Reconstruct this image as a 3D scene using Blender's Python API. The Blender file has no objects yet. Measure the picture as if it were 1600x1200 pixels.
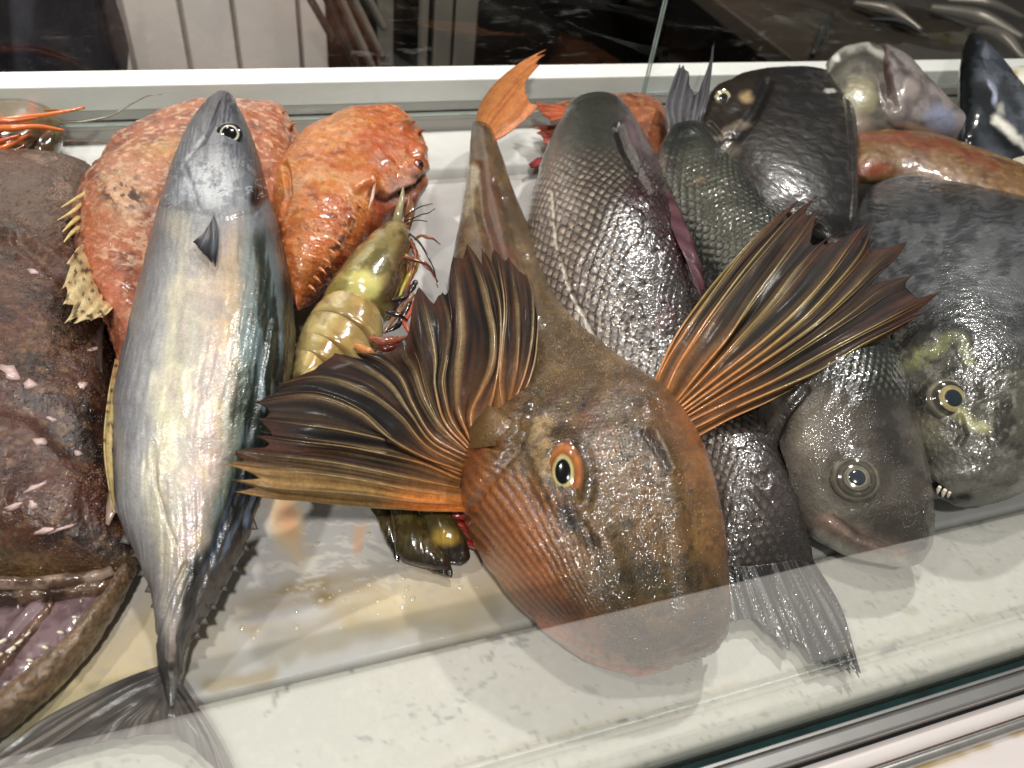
import bpy, bmesh, math, random
import numpy as np
from mathutils import Vector, Matrix
random.seed(4); rng = np.random.default_rng(7)
C = bpy.context.scene.collection

# ------------------------------------------------------------------ camera
PITCH, FOC, HC = math.radians(44), 1202.0, 0.40          # focal length in pixels of a 1600 px wide picture
_vx, _vy = 3943.0, 550.0
_r = math.asin(FOC*math.tan(PITCH)/math.hypot(_vx, _vy)) - math.atan2(_vy, _vx)
_ex = np.array([_vx, _vy, -FOC]); _ex /= np.linalg.norm(_ex)
_ez = np.array([math.cos(PITCH)*math.sin(_r), math.cos(PITCH)*math.cos(_r), math.sin(PITCH)])
_ey = np.cross(_ez, _ex)
CM = np.array([_ex, _ey, _ez])                            # world = CM @ camera
CAM = np.array([0, 0, HC])
cd = bpy.data.cameras.new('camera'); cam = bpy.data.objects.new('camera', cd); C.objects.link(cam)
cam.matrix_world = Matrix([[*CM[0], 0], [*CM[1], 0], [*CM[2], HC], [0, 0, 0, 1]])
cd.sensor_width = 36; cd.lens = FOC/1600*36; cd.clip_start = .01; cd.clip_end = 50
cd.dof.use_dof = True; cd.dof.focus_distance = .50; cd.dof.aperture_fstop = 9
bpy.context.scene.camera = cam

# ------------------------------------------------------------------ light
sc = bpy.context.scene
sc.view_settings.view_transform = 'Standard'; sc.view_settings.look = 'None'
sc.view_settings.exposure = .08; sc.view_settings.gamma = 1
sc.cycles.sample_clamp_indirect = 4; sc.cycles.max_bounces = 8; sc.cycles.transparent_max_bounces = 16
w = bpy.data.worlds.new('World'); sc.world = w; w.use_nodes = True
w.node_tree.nodes['Background'].inputs[0].default_value = (1, .98, .93, 1)
w.node_tree.nodes['Background'].inputs[1].default_value = .12

def lamp(name, loc, aim, power, size, col=(1, .965, .91)):
    ld = bpy.data.lights.new(name, 'AREA'); ld.shape = 'DISK'; ld.size = size; ld.energy = power; ld.color = col
    o = bpy.data.objects.new(name, ld); C.objects.link(o); o.location = loc
    o.rotation_euler = (Vector(aim)-Vector(loc)).to_track_quat('-Z', 'Y').to_euler()
    return o
lamp('area_lamp', (-.10, -.42, 1.25), (.1, .4, 0), 10.2, .09)
lamp('area_lamp', (-.62, .30, 1.15), (.0, .4, 0), 3.4, .07)
lamp('area_lamp', (.85, .85, 1.15), (.25, .4, 0), 10.5, .055)
lamp('area_lamp', (.22, .50, 1.5), (.2, .35, 0), 7.2, .09)
lamp('area_lamp', (.12, 1.75, .95), (.25, .3, 0), 9, .055)
lamp('area_lamp', (-.15, 1.05, 1.5), (-.12, 1.65, .0), 18, .3)  # unseen fill lamp added to brighten the panelled wall

# ------------------------------------------------------------------ helpers
bpy.data.lights[-1].spread = math.radians(80)
def srgb(*c):
    c = np.array(c, float)/255
    return np.where(c <= .04045, c/12.92, ((c+.055)/1.055)**2.4)
def ray(u, v): return CM @ np.array([u-800, 600-v, -FOC])
def P(u, v, z=0.0):
    d = ray(u, v); return CAM + d*((z-HC)/d[2])
def PY(u, v, Y):
    d = ray(u, v); return CAM + d*(Y/d[1])
def px(V):
    c = (np.asarray(V)-CAM) @ CM
    return np.stack([800+c[..., 0]/-c[..., 2]*FOC, 600-c[..., 1]/-c[..., 2]*FOC], -1)
def mpp(p): return np.linalg.norm(np.asarray(p)-CAM)/FOC   # metres per photo pixel there

def pchip(x, y, xq):
    x = np.asarray(x, float); y = np.asarray(y, float); one = y.ndim == 1
    if one: y = y[:, None]
    h = np.diff(x)[:, None]; dl = np.diff(y, axis=0)/h
    m = np.zeros_like(y); m[0] = dl[0]; m[-1] = dl[-1]
    if len(x) > 2:
        a, b = dl[:-1], dl[1:]
        m[1:-1] = (a*h[1:]+b*h[:-1])/(h[1:]+h[:-1])
        m[1:-1] = np.where(np.abs(m[1:-1]) > 3*np.minimum(np.abs(a), np.abs(b)) + 1e-12, np.sign(m[1:-1])*3*np.minimum(np.abs(a), np.abs(b)), m[1:-1])
        m[1:-1] = np.where(a*b <= 0, 0, m[1:-1])
    i = np.clip(np.searchsorted(x, xq, side='right')-1, 0, len(x)-2)
    t = ((xq-x[i])/(x[i+1]-x[i]))[:, None]; hh = h[i]
    r = (2*t**3-3*t**2+1)*y[i]+(t**3-2*t**2+t)*hh*m[i]+(-2*t**3+3*t**2)*y[i+1]+(t**3-t**2)*hh*m[i+1]
    return r[:, 0] if one else r
def hsh(x, y, z, s):
    h = (x.astype(np.int64)*374761393+y.astype(np.int64)*668265263+z.astype(np.int64)*1274126177+s*974711) & 0xffffffff
    h = ((h ^ (h >> 13))*1274126177) & 0xffffffff
    h = ((h ^ (h >> 15))*2246822519) & 0xffffffff
    return ((h ^ (h >> 16)) & 0xffffff)/float(0xffffff)
def vn(p, sc_=1.0, s=0):
    p = np.asarray(p)*sc_; f = np.floor(p); t = p-f; t = t*t*(3-2*t); i = f.astype(int)
    if p.shape[-1] == 2:
        i = np.concatenate([i, np.zeros_like(i[..., :1])], -1); t = np.concatenate([t, np.zeros_like(t[..., :1])], -1)
    r = 0
    for a in (0, 1):
        for b in (0, 1):
            for c in ((0, 1) if p.shape[-1] == 3 else (0,)):
                wgt = (t[..., 0] if a else 1-t[..., 0])*(t[..., 1] if b else 1-t[..., 1])*(t[..., 2] if c else 1-t[..., 2])
                r = r+wgt*hsh(i[..., 0]+a, i[..., 1]+b, i[..., 2]+c, s)
    return r
def fbm(p, sc_=1.0, o=4, s=0):
    r = 0; a = .5; n = 0
    for k in range(o): r = r+a*vn(p, sc_*2**k, s+k*17); n += a; a *= .5
    return r/n
def worley(p, sc_=1.0, s=0):
    p = np.asarray(p)*sc_; i = np.floor(p).astype(int); best = np.full(p.shape[:-1], 9.); idh = np.zeros(p.shape[:-1])
    for a in (-1, 0, 1):
        for b in (-1, 0, 1):
            for c in (-1, 0, 1):
                x, y, z = i[..., 0]+a, i[..., 1]+b, i[..., 2]+c
                d = (x+hsh(x, y, z, s)-p[..., 0])**2+(y+hsh(x, y, z, s+5)-p[..., 1])**2+(z+hsh(x, y, z, s+9)-p[..., 2])**2
                m = d < best; best = np.where(m, d, best); idh = np.where(m, hsh(x, y, z, s+33), idh)
    return np.sqrt(best), idh
def sst(a, b, x):
    t = np.clip((x-a)/(b-a), 0, 1); return t*t*(3-2*t)
def mix(c, rgb, m):
    return c*(1-m[..., None])+np.asarray(rgb)*m[..., None]
def blob(q, cx, cy, rx, ry, rot=0, soft=.4):
    a = math.radians(rot); dx = q[..., 0]-cx; dy = q[..., 1]-cy
    x = (dx*math.cos(a)+dy*math.sin(a))/rx; y = (-dx*math.sin(a)+dy*math.cos(a))/ry
    return 1-sst(1-soft, 1+soft, np.sqrt(x*x+y*y))
def pldist(q, pts):
    best = np.full(q.shape[:-1], 1e9); tt = np.zeros(q.shape[:-1]); n = len(pts)-1
    for k in range(n):
        a = np.array(pts[k], float); b = np.array(pts[k+1], float); d = b-a
        t = np.clip(((q-a)@d)/(d@d), 0, 1); e = np.linalg.norm(q-a-t[..., None]*d, axis=-1)
        m = e < best; best = np.where(m, e, best); tt = np.where(m, (k+t)/n, tt)
    return best, tt
def stroke(q, pts, wd, soft=.5):
    return 1-sst(wd*(1-soft), wd*(1+soft), pldist(q, pts)[0])
def warp(q, amp, per, s=0):
    return q+amp*(np.stack([fbm(q, 1/per, 3, s), fbm(q, 1/per, 3, s+50)], -1)*2-1)
def scales(a, b):
    """overlapping fish scales: a along the body towards the tail, b across; height and distance from the scale's centre"""
    H = np.full(a.shape, -1.); R = np.ones(a.shape)
    i = np.floor(a)
    for k in (-1, 0, 1):
        row = i+k; off = np.where(np.mod(row, 2) > .5, .5, 0.)
        bb = b+off; x = bb-np.floor(bb)-.5; y = a-row
        rr = np.sqrt((x/.58)**2+((y-.2)/1.15)**2)
        h = np.where(rr < 1, .35+.6*(y-.2)-.25*rr**3 - .55*k*0, -1)
        hh = np.where(rr < 1, k*-.0+y*0.5-.3*rr**4+.3, -1)
        m = hh > H; H = np.where(m, hh, H); R = np.where(m, rr, R)
    return np.clip(H, 0, 1), R

# ------------------------------------------------------------------ materials
MATS = {}
def mat(name, col=None, rough=.35, metal=0, coat=0, coat_r=.05, bumps=(), var=None, spec=.5, sss=0, alpha=None, coatb=None, trans=0):
    """Principled skin; colour from the mesh's own 'Col' unless col is given. bumps: (kind, scale, strength, distance mm)"""
    m = bpy.data.materials.new(name); m.use_nodes = True; nt = m.node_tree; b = nt.nodes['Principled BSDF']
    L = nt.links.new
    tc = nt.nodes.new('ShaderNodeTexCoord')
    if col is None:
        at = nt.nodes.new('ShaderNodeAttribute'); at.attribute_name = 'Col'; src = at.outputs['Color']
    else:
        at = nt.nodes.new('ShaderNodeRGB'); at.outputs[0].default_value = (*srgb(*col), 1); src = at.outputs[0]
    if var:
        for (s, amt) in var:
            n = nt.nodes.new('ShaderNodeTexNoise'); n.inputs['Scale'].default_value = s; n.inputs['Detail'].default_value = 5
            L(tc.outputs['Object'], n.inputs['Vector'])
            mr = nt.nodes.new('ShaderNodeMapRange'); mr.inputs[1].default_value = .3; mr.inputs[2].default_value = .7
            mr.inputs[3].default_value = 1-amt; mr.inputs[4].default_value = 1+amt; L(n.outputs[0], mr.inputs[0])
            mx = nt.nodes.new('ShaderNodeVectorMath'); mx.operation = 'SCALE'; L(src, mx.inputs[0]); L(mr.outputs[0], mx.inputs['Scale']); src = mx.outputs[0]
    L(src, b.inputs['Base Color'])
    b.inputs['Roughness'].default_value = rough; b.inputs['Metallic'].default_value = metal
    b.inputs['Specular IOR Level'].default_value = spec
    b.inputs['Coat Weight'].default_value = coat; b.inputs['Coat Roughness'].default_value = coat_r
    if sss: b.inputs['Subsurface Weight'].default_value = sss; b.inputs['Subsurface Scale'].default_value = .004
    if alpha is not None: b.inputs['Alpha'].default_value = alpha
    if trans: b.inputs['Transmission Weight'].default_value = trans
    prev = None
    for (kind, s, st, dist) in bumps:
        if kind == 'n':
            n = nt.nodes.new('ShaderNodeTexNoise'); n.inputs['Scale'].default_value = s; n.inputs['Detail'].default_value = 4; o = n.outputs[0]
        else:
            n = nt.nodes.new('ShaderNodeTexVoronoi'); n.inputs['Scale'].default_value = s; o = n.outputs['Distance']
            if kind == 'f': n.feature = 'SMOOTH_F1'
        L(tc.outputs['Object'], n.inputs['Vector'])
        bp = nt.nodes.new('ShaderNodeBump'); bp.inputs['Strength'].default_value = st; bp.inputs['Distance'].default_value = dist/1000
        L(o, bp.inputs['Height'])
        if prev: L(prev, bp.inputs['Normal'])
        prev = bp.outputs[0]
    if prev: L(prev, b.inputs['Normal']); L(prev, b.inputs['Coat Normal'])
    MATS[name] = m
    return m

# ------------------------------------------------------------------ object plumbing
def tone(c):
    c = c**1.14*1.12; l = (c@[.3, .55, .15])[:, None]; s = np.clip((c[:, :1]-c[:, 2:])/(c[:, :1]+.004), 0, 1); return np.clip((c*.97+l*.03)*np.concatenate([1+0*s, 1+.13*s**2, 1-.15*s**2], 1), 0, 1)
def root_loc(o):
    l = np.zeros(3)
    while o is not None: l += np.array(o.location); o = o.parent
    return l
def tag(o, label, cat, group=None, kind=None):
    if label: o['label'] = label
    if cat: o['category'] = cat
    if group: o['group'] = group
    if kind: o['kind'] = kind
    return o
def thing(name, label, cat, loc, group=None):
    o = bpy.data.objects.new(name, None); C.objects.link(o); o.location = tuple(float(x) for x in loc); o.empty_display_size = .02
    return tag(o, label, cat, group)
def obj(name, V, F, m, parent=None, col=None, smooth=True):
    V = np.asarray(V, float)
    me = bpy.data.meshes.new(name)
    base = root_loc(parent) if parent is not None else V.mean(0)
    F = list(F) if not isinstance(F, np.ndarray) else F
    W = V-base
    if isinstance(F, np.ndarray):
        me.vertices.add(len(W)); me.vertices.foreach_set('co', W.astype(np.float32).ravel())
        n = F.shape[1]; me.loops.add(F.size); me.loops.foreach_set('vertex_index', F.astype(np.int32).ravel())
        me.polygons.add(len(F)); me.polygons.foreach_set('loop_start', np.arange(0, F.size, n, dtype=np.int32))
        me.update(calc_edges=True); me.validate()
    else:
        me.from_pydata(W.tolist(), [], F)
    if smooth: me.polygons.foreach_set('use_smooth', np.ones(len(me.polygons), dtype=bool))
    if col is not None:
        c = np.ones((len(V), 4)); c[:, :3] = tone(np.clip(col, 0, 1))
        a = me.color_attributes.new('Col', 'FLOAT_COLOR', 'POINT'); a.data.foreach_set('color', c.astype(np.float32).ravel())
    me.materials.append(m)
    o = bpy.data.objects.new(name, me); C.objects.link(o)
    if parent is not None: o.parent = parent
    else: o.location = tuple(base)
    return o
def grid_faces(nu, nv, wrap):
    i, j = np.meshgrid(np.arange(nu-1), np.arange(nv if wrap else nv-1), indexing='ij')
    a = i*nv+j; b = i*nv+(j+1) % nv
    return np.stack([a, b, b+nv, a+nv], -1).reshape(-1, 4)
class S: pass

def loft(name, st, m, parent=None, nu=200, nv=120, n=2.0, disp=None, color=None, vert=False):
    """A closed body. st rows: Lu, Lv, Ru, Rv (its two side edges as seen), z of the edges, thickness above, thickness below."""
    A = []
    for r in st:
        Lp, Rp = P(r[0], r[1], r[4]), P(r[2], r[3], r[4]); A.append([*Lp, *Rp, r[5], r[6]])
    A = np.array(A); cen = (A[:, :3]+A[:, 3:6])/2
    d = np.concatenate([[0], np.cumsum(np.linalg.norm(np.diff(cen, axis=0), axis=1))]); d += np.arange(len(d))*1e-5
    # finer rings near the two ends, so that they close round
    q = np.linspace(0, 1, nu); sq = d[-1]*q
    B = pchip(d, A, sq)
    cen = (B[:, :3]+B[:, 3:6])/2; half = (B[:, 3:6]-B[:, :3])/2
    tan = np.gradient(cen, axis=0)
    k = np.ones(9)/9
    for c in range(3): tan[:, c] = np.convolve(np.pad(tan[:, c], 4, mode='edge'), k, 'valid')
    if vert: up = np.tile([0, 0, 1.], (nu, 1))
    else:
        up = np.cross(half, tan); up /= np.linalg.norm(up, axis=1)[:, None]+1e-12
        up *= np.sign(up[:, 2:3]+1e-9)
    nt_ = int(nv*.7); th = np.concatenate([np.linspace(0, math.pi, nt_, endpoint=False), np.linspace(math.pi, 2*math.pi, nv-nt_, endpoint=False)])
    cs, sn = np.cos(th), np.sin(th)
    nn = n(q) if callable(n) else np.full(nu, n)
    e = (2/nn)[:, None]
    X = np.sign(cs)*np.abs(cs)**e; Y = np.sign(sn)*np.abs(sn)**e
    T = np.where(Y > 0, B[:, 6:7], B[:, 7:8])*Y
    V = cen[:, None]+half[:, None]*X[..., None]+up[:, None]*T[..., None]
    o = S(); o.q = np.repeat(q[:, None], nv, 1); o.w = X*np.ones((nu, 1)); o.th = np.tile(th, (nu, 1)); o.sn = Y; o.len = d[-1]; o.dist = o.q*d[-1]
    o.arc = np.cumsum(np.concatenate([np.zeros((nu, 1)), np.linalg.norm(np.diff(V, axis=1), axis=2)], 1), 1)   # metres round the ring
    o.arc = o.arc-o.arc[:, nt_//2][:, None]
    def normals(V):
        du = np.gradient(V, axis=0); dv = np.roll(V, -1, 1)-np.roll(V, 1, 1)
        N = np.cross(dv, du); N /= np.linalg.norm(N, axis=2)[..., None]+1e-12
        s = np.sign(((V-cen[:, None])*N).sum(2).mean()); return N*s
    N = normals(V); o.V = V; o.N = N; o.px = px(V)
    if disp is not None:
        h = disp(o); fade = np.minimum(1, np.minimum(o.q, 1-o.q)*40); V = V+N*(h*fade)[..., None]; o.V = V; N = normals(V); o.N = N
    cc = np.clip(color(o), 0, 1) if color is not None else None
    Vf = V.reshape(-1, 3); F = grid_faces(nu, nv, True)
    caps = np.stack([V[0].mean(0), V[-1].mean(0)])
    Vf = np.concatenate([Vf, caps]); n0 = nu*nv
    j = np.arange(nv); j2 = (j+1) % nv
    c1 = np.stack([np.full(nv, n0), j2, j, j], -1)[:, :3]; c2 = np.stack([np.full(nv, n0+1), (nu-1)*nv+j, (nu-1)*nv+j2], -1)
    if cc is not None: cc = np.concatenate([cc.reshape(-1, 3), cc[0].mean(0)[None], cc[-1].mean(0)[None]])
    fl = F.tolist()+c1.tolist()+c2.tolist()
    o.ob = obj(name, Vf, fl, m, parent, cc)
    o.cc = cc; o.Vt = V.reshape(-1, 3); o.Nt = N.reshape(-1, 3); o.pt = px(o.Vt)
    fac = ((CAM-o.Vt)*o.Nt).sum(1) > 0; o.vis = fac
    return o
def on(o, u, v, lift=0.0):
    """the point (and outward direction) of a body's surface that shows at (u, v) in the photograph's picture"""
    d = np.linalg.norm(o.pt-[u, v], axis=1)+np.where(o.vis, 0, 1e5)
    i = int(d.argmin()); return o.Vt[i]+o.Nt[i]*lift, o.Nt[i]

def tube(name, pts, rad, m, parent=None, col=None, nu=24, nv=8, flat=1.0, up=None, cap=True, wob=0):
    pts = np.asarray(pts, float); d = np.concatenate([[0], np.cumsum(np.linalg.norm(np.diff(pts, axis=0), axis=1))])
    q = np.linspace(0, d[-1], nu); X = pchip(d, pts, q)
    r = np.interp(np.linspace(0, 1, nu), np.linspace(0, 1, len(np.atleast_1d(rad))), np.atleast_1d(rad))
    if wob: r = r*(1+wob*(vn(X, 900)-.5))
    t = np.gradient(X, axis=0); t /= np.linalg.norm(t, axis=1)[:, None]+1e-12
    u0 = np.array([0, 0, 1.]) if up is None else np.asarray(up, float)
    s = np.cross(t, u0); s /= np.linalg.norm(s, axis=1)[:, None]+1e-9; b = np.cross(s, t)
    th = np.linspace(0, 2*math.pi, nv, endpoint=False)
    V = X[:, None]+r[:, None, None]*(np.cos(th)[None, :, None]*s[:, None]+flat*np.sin(th)[None, :, None]*b[:, None])
    F = grid_faces(nu, nv, True).tolist()
    F += [list(range(nv))[::-1], [(nu-1)*nv+j for j in range(nv)]]
    c = None
    if col is not None:
        q01 = q/d[-1]; c = col(q01) if callable(col) else np.tile(np.atleast_2d(col)[0], (nu, 1)); c = np.repeat(c[:, None], nv, 1).reshape(-1, 3)
    return obj(name, V.reshape(-1, 3), F, m, parent, c)

def rays3(rays, nseg):
    """each ray: list of (u, v, z) -> nseg points, even along the ray"""
    out = []
    for r in rays:
        p = np.array([P(*a) for a in r]); d = np.concatenate([[0], np.cumsum(np.linalg.norm(np.diff(p, axis=0), axis=1))])
        out.append(pchip(d, p, np.linspace(0, d[-1], nseg)))
    return np.array(out)
def fan(name, rays, m, parent=None, nseg=70, per=10, sag=.001, rag=.08, thick=.0006, color=None, ripple=0, seed=0):
    """A fin membrane over its rays, sagging and torn between them."""
    R = rays3(rays, nseg); nr = len(rays)
    k = np.linspace(0, nr-1, (nr-1)*per+1)
    V = pchip(np.arange(nr), R.reshape(nr, -1), k).reshape(len(k), nseg, 3)
    fr = np.abs(k-np.round(k))*2                      # 0 on a ray, 1 between two
    t = np.linspace(0, 1, nseg)
    rg = rag*(.35+1.3*vn(np.stack([k*1.3, k*0+seed], -1), 1.0, seed))*fr**.7+.035*rag/.08*(vn(np.stack([k*4., k*0], -1), 1, seed+3)-.5)
    tt = t[None]*(1-rg[:, None])                       # pull the free edge back
    idx = tt*(nseg-1); i0 = np.clip(np.floor(idx).astype(int), 0, nseg-2); f = (idx-i0)[..., None]
    V = np.take_along_axis(V, i0[..., None].repeat(3, 2), 1)*(1-f)+np.take_along_axis(V, (i0+1)[..., None].repeat(3, 2), 1)*f
    N = np.cross(np.gradient(V, axis=0), np.gradient(V, axis=1)); N /= np.linalg.norm(N, axis=2)[..., None]+1e-12
    N *= np.sign(N[..., 2:3]+1e-9)
    s = sag*fr[:, None]*np.sin(np.clip(t*1.3, 0, 1)*math.pi/2)[None]
    s = s+ripple*(fbm(np.stack([k[:, None]*2.2+0*t, t[None]*3+0*k[:, None]], -1), 1, 3, seed)-.5)
    V = V-N*s[..., None]
    o = S(); o.t = np.tile(t, (len(k), 1)); o.k = np.repeat(k[:, None], nseg, 1); o.fr = np.repeat(fr[:, None], nseg, 1); o.px = px(V); o.V = V
    c = color(o) if color is not None else None
    T, Bm = V+N*thick/2, V-N*thick/2; n = V.shape[0]*nseg
    F = grid_faces(len(k), nseg, False); F2 = F[:, ::-1]+n
    ring = [i*nseg for i in range(len(k))]+[(len(k)-1)*nseg+j for j in range(1, nseg)]+[i*nseg+nseg-1 for i in range(len(k)-2, -1, -1)]+[j for j in range(nseg-2, 0, -1)]
    F3 = np.array([[ring[a], ring[(a+1) % len(ring)], ring[(a+1) % len(ring)]+n, ring[a]+n] for a in range(len(ring))])
    FF = np.concatenate([F, F2, F3])
    if c is not None: c = np.concatenate([c.reshape(-1, 3)]*2)
    o.ob = obj(name, np.concatenate([T.reshape(-1, 3), Bm.reshape(-1, 3)]), FF, m, parent, c)
    o.R = R; return o

def eye(parent, surf, u, v, rpx, pupil=.42, cols=None, m=None, bulge=.45, stretch=1.0, rot=0, normal=None, lift=0, pm=None, asp=1.0, par=None):
    """eyeball dome set in the surface, with iris rings, a raised rim round it and the pupil as its own dome"""
    p, nrm = on(surf, u, v); 
    if normal is not None: nrm = np.array(normal, float)
    nrm = nrm/np.linalg.norm(nrm); r = rpx*mpp(p); p = p+nrm*lift
    a = np.cross(nrm, CM[:, 0]); a /= np.linalg.norm(a); b = np.cross(nrm, a)      # a ~ picture down/up, b ~ picture sideways
    th = np.linspace(0, 2*math.pi, 48, endpoint=False)
    def dome(name, R, rs, hs, cfun, par):
        V = [p+nrm*hs[0]*r]; c = [cfun(0.)]
        for rr, hh in zip(rs[1:], hs[1:]):
            for t in th: V.append(p+R*rr*(a*math.cos(t)*asp+b*math.sin(t))+nrm*hh*r); c.append(cfun(rr, t))
        n = len(th); F = [[0, 1+j, 1+(j+1) % n] for j in range(n)]
        for i in range(len(rs)-2):
            for j in range(n): F.append([1+i*n+j, 1+(i+1)*n+j, 1+(i+1)*n+(j+1) % n, 1+i*n+(j+1) % n])
        return obj(name, V, F, m or MATS['eye_gloss'], par, np.array(c))
    rs = np.linspace(0, 1.25, 22)
    hs = bulge*np.sqrt(np.clip(1-(rs/1.02)**2, 0, 1))
    rim = np.exp(-((rs-1.06)/.09)**2)*.09; hs = np.where(rs > 1, -.12*(rs-1)/.25, hs)+rim
    cols = cols or [(0, (20, 20, 22)), (.45, (20, 20, 22)), (.5, (190, 170, 110)), (.72, (120, 100, 70)), (1, (60, 55, 45)), (1.25, (60, 55, 45))]
    xs = [c[0] for c in cols]; ys = np.array([srgb(*c[1]) for c in cols])
    def cf(x, t=0.): 
        g = np.array([[2.2*math.cos(t)*x+u, 2.2*math.sin(t)*x+v]]); jit = (.7+.6*float(fbm(g, 1.6, 3, 5)[0])) if x > pupil+.04 else 1.; return np.array([np.interp(x*(1+.08*(float(vn(g, 1.1, 8)[0])-.5)), xs, ys[:, k]) for k in range(3)])*jit
    e = dome('eye', r, rs, hs, cf, parent)
    if pupil:
        r2 = np.linspace(0, 1, 8)*pupil
        h2 = bulge*np.sqrt(np.clip(1-(r2/1.02)**2, 0, 1))+.03*np.sqrt(np.clip(1-(r2/pupil)**2, 0, 1))+.004
        pc = srgb(*cols[0][1])
        dome('pupil', r, r2, h2, lambda x, t=0: pc, e)
    return e
def flap(name, pts, m, parent, z, col, thick=.0008, bulge=.002):
    """a small thin fin or blade traced as (u, v) corners, fan-meshed with a raised middle"""
    pts = [P(u, v, z if np.isscalar(z) else z[i]) for i, (u, v) in enumerate(pts)]
    n = len(pts); c = np.mean(pts, 0); up = np.array([0, 0, 1.])
    V = [c+up*bulge]+[np.array(a) for a in pts]+[c+up*(bulge*.2-thick)]+[np.array(a)-up*thick for a in pts]
    F = [[0, 1+j, 1+(j+1) % n] for j in range(n)]+[[n+1, n+2+(j+1) % n, n+2+j] for j in range(n)]+[[1+j, n+2+j, n+2+(j+1) % n, 1+(j+1) % n] for j in range(n)]
    cc = np.tile(srgb(*col), (len(V), 1)); cc[1:n+1] *= .75
    return obj(name, V, F, m, parent, cc, smooth=True)
def sprinkle(name, surf, maskf, n, r0, r1, m, parent, light=1.0, high=.55):
    """many tiny raised beads (bony grains, papillae, drops) added on a skin for sparkle, joined into one part"""
    w = np.clip(maskf(surf.pt), 0, 1)*surf.vis; w = w/w.sum(); idx = rng.choice(len(w), n, p=w)
    th = np.linspace(0, 2*math.pi, 7)[:-1]
    N = surf.Nt[idx]+rng.normal(0, .18, (n, 3)); N /= np.linalg.norm(N, axis=1)[:, None]
    A = np.cross(N, [0.3, .9, .1]); A /= np.linalg.norm(A, axis=1)[:, None]; B = np.cross(N, A)
    r = (rng.uniform(r0, r1, n)*rng.uniform(.6, 1, n))[:, None, None]; c = surf.Vt[idx][:, None]+rng.normal(0, .0004, (n, 1, 3))*0
    ring = A[:, None]*np.cos(th)[None, :, None]+B[:, None]*np.sin(th)[None, :, None]*rng.uniform(.6, 1.2, (n, 1, 1)); Nn = N[:, None]
    V = np.concatenate([c+ring*r-Nn*r*.15, c+ring*r*.72+Nn*r*high*.7, c+Nn*r*high], 1)      # 13 points each
    j = np.arange(6); k = (j+1) % 6
    f1 = np.stack([j, k, k+6, j+6], -1); f2 = np.stack([j+6, k+6, np.full(6, 12), np.full(6, 12)], -1)[:, :3]
    off = (np.arange(n)*13)[:, None, None]
    F = (f1[None]+off).reshape(-1, 4).tolist()+(f2[None]+off).reshape(-1, 3).tolist()
    col = np.repeat(surf.cc[:len(surf.Vt)][idx][:, None]*light*rng.uniform(.85, 1.25, (n, 1, 1)), 13, 1).reshape(-1, 3)
    o = obj(name, V.reshape(-1, 3), F, m, parent, col); o['kind'] = 'stuff'; return o
def box(name, lo, hi, m, parent=None, bev=.001, col=None):
    bm = bmesh.new(); bmesh.ops.create_cube(bm, size=1)
    lo, hi = np.array(lo, float), np.array(hi, float)
    for v in bm.verts: v.co = Vector((np.array(v.co)+.5)*(hi-lo)+lo)
    if bev: bmesh.ops.bevel(bm, geom=list(bm.edges), offset=bev, segments=3, affect='EDGES', profile=.5)
    V = [np.array(v.co) for v in bm.verts]; bm.verts.index_update(); F = [[v.index for v in f.verts] for f in bm.faces]; bm.free()
    o = obj(name, V, F, m, parent, None, smooth=False); return o

# ------------------------------------------------------------------ setting
YJ, YG = P(840, 970)[1], P(1600, 1030)[1]
YB = P(600, 205, .008)[1]; YS = P(700, 262, .008)[1]
mat('white_tray', rough=.5, coat=.12, coat_r=.12, spec=.3, bumps=[('n', 35, .35, 2.0), ('n', 260, .25, .5)], var=[(60, .03)])
mat('quartz', rough=.45, spec=.35, coat=.1, coat_r=.06, bumps=[('n', 90, .12, .6), ('n', 900, .2, .2)], var=[(400, .03)])
mat('white_metal', (226, 226, 222), rough=.35, bumps=[('n', 40, .1, .5)], var=[(25, .03)])
mat('grey_metal', (168, 166, 160), rough=.38, metal=.0, bumps=[('n', 50, .1, .5)], var=[(20, .05)])
mat('aluminium', (190, 188, 186), rough=.36, metal=.85, bumps=[('n', 200, .08, .3)], var=[(60, .05)])
mat('dark_gap', (14, 16, 16), rough=.6, var=[(60, .2)])
mat('teal_edge', (14, 40, 40), rough=.12, coat=1, var=[(80, .3)])
mat('bead', rough=.2, coat=1, coat_r=.04, spec=.6)
mat('eye_gloss', rough=.12, coat=1, coat_r=.02, var=[(700, .1)])
mat('tube_metal', (196, 194, 190), rough=.3, metal=.8, var=[(120, .1)])

def slab(name, x0, x1, y0, y1, z, th, m, cf, res=.0016, edge=.003, par=None):
    nx, ny = int((x1-x0)/res), int((y1-y0)/res); nx = min(nx, 1500); ny = min(ny, 420)
    x = np.linspace(x0, x1, nx); y = np.linspace(y0, y1, ny); X, Y = np.meshgrid(x, y, indexing='ij')
    e = np.minimum(np.minimum(X-x0, x1-X), np.minimum(Y-y0, y1-Y))
    Z = z-edge*(1-np.sqrt(np.clip(1-(1-np.clip(e/edge, 0, 1))**2, 0, 1)))
    V = np.stack([X, Y, Z], -1); c = cf(V)
    V2 = V.copy(); V2[..., 2] = z-th
    n = nx*ny; F = grid_faces(nx, ny, False)[:, ::-1]
    ring = [i*ny for i in range(nx)]+[(nx-1)*ny+j for j in range(1, ny)]+[i*ny+ny-1 for i in range(nx-2, -1, -1)]+[j for j in range(ny-2, 0, -1)]
    Vb = V2.reshape(-1, 3)[ring]; k = len(ring)
    side = [[ring[a], n+a, n+(a+1) % k, ring[(a+1) % k]] for a in range(k)]
    VV = np.concatenate([V.reshape(-1, 3), Vb]); cc = np.concatenate([c.reshape(-1, 3), c.reshape(-1, 3)[ring]*.9])
    return obj(name, VV, np.concatenate([F, np.array(side)]), m, par, cc, smooth=True)

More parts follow.
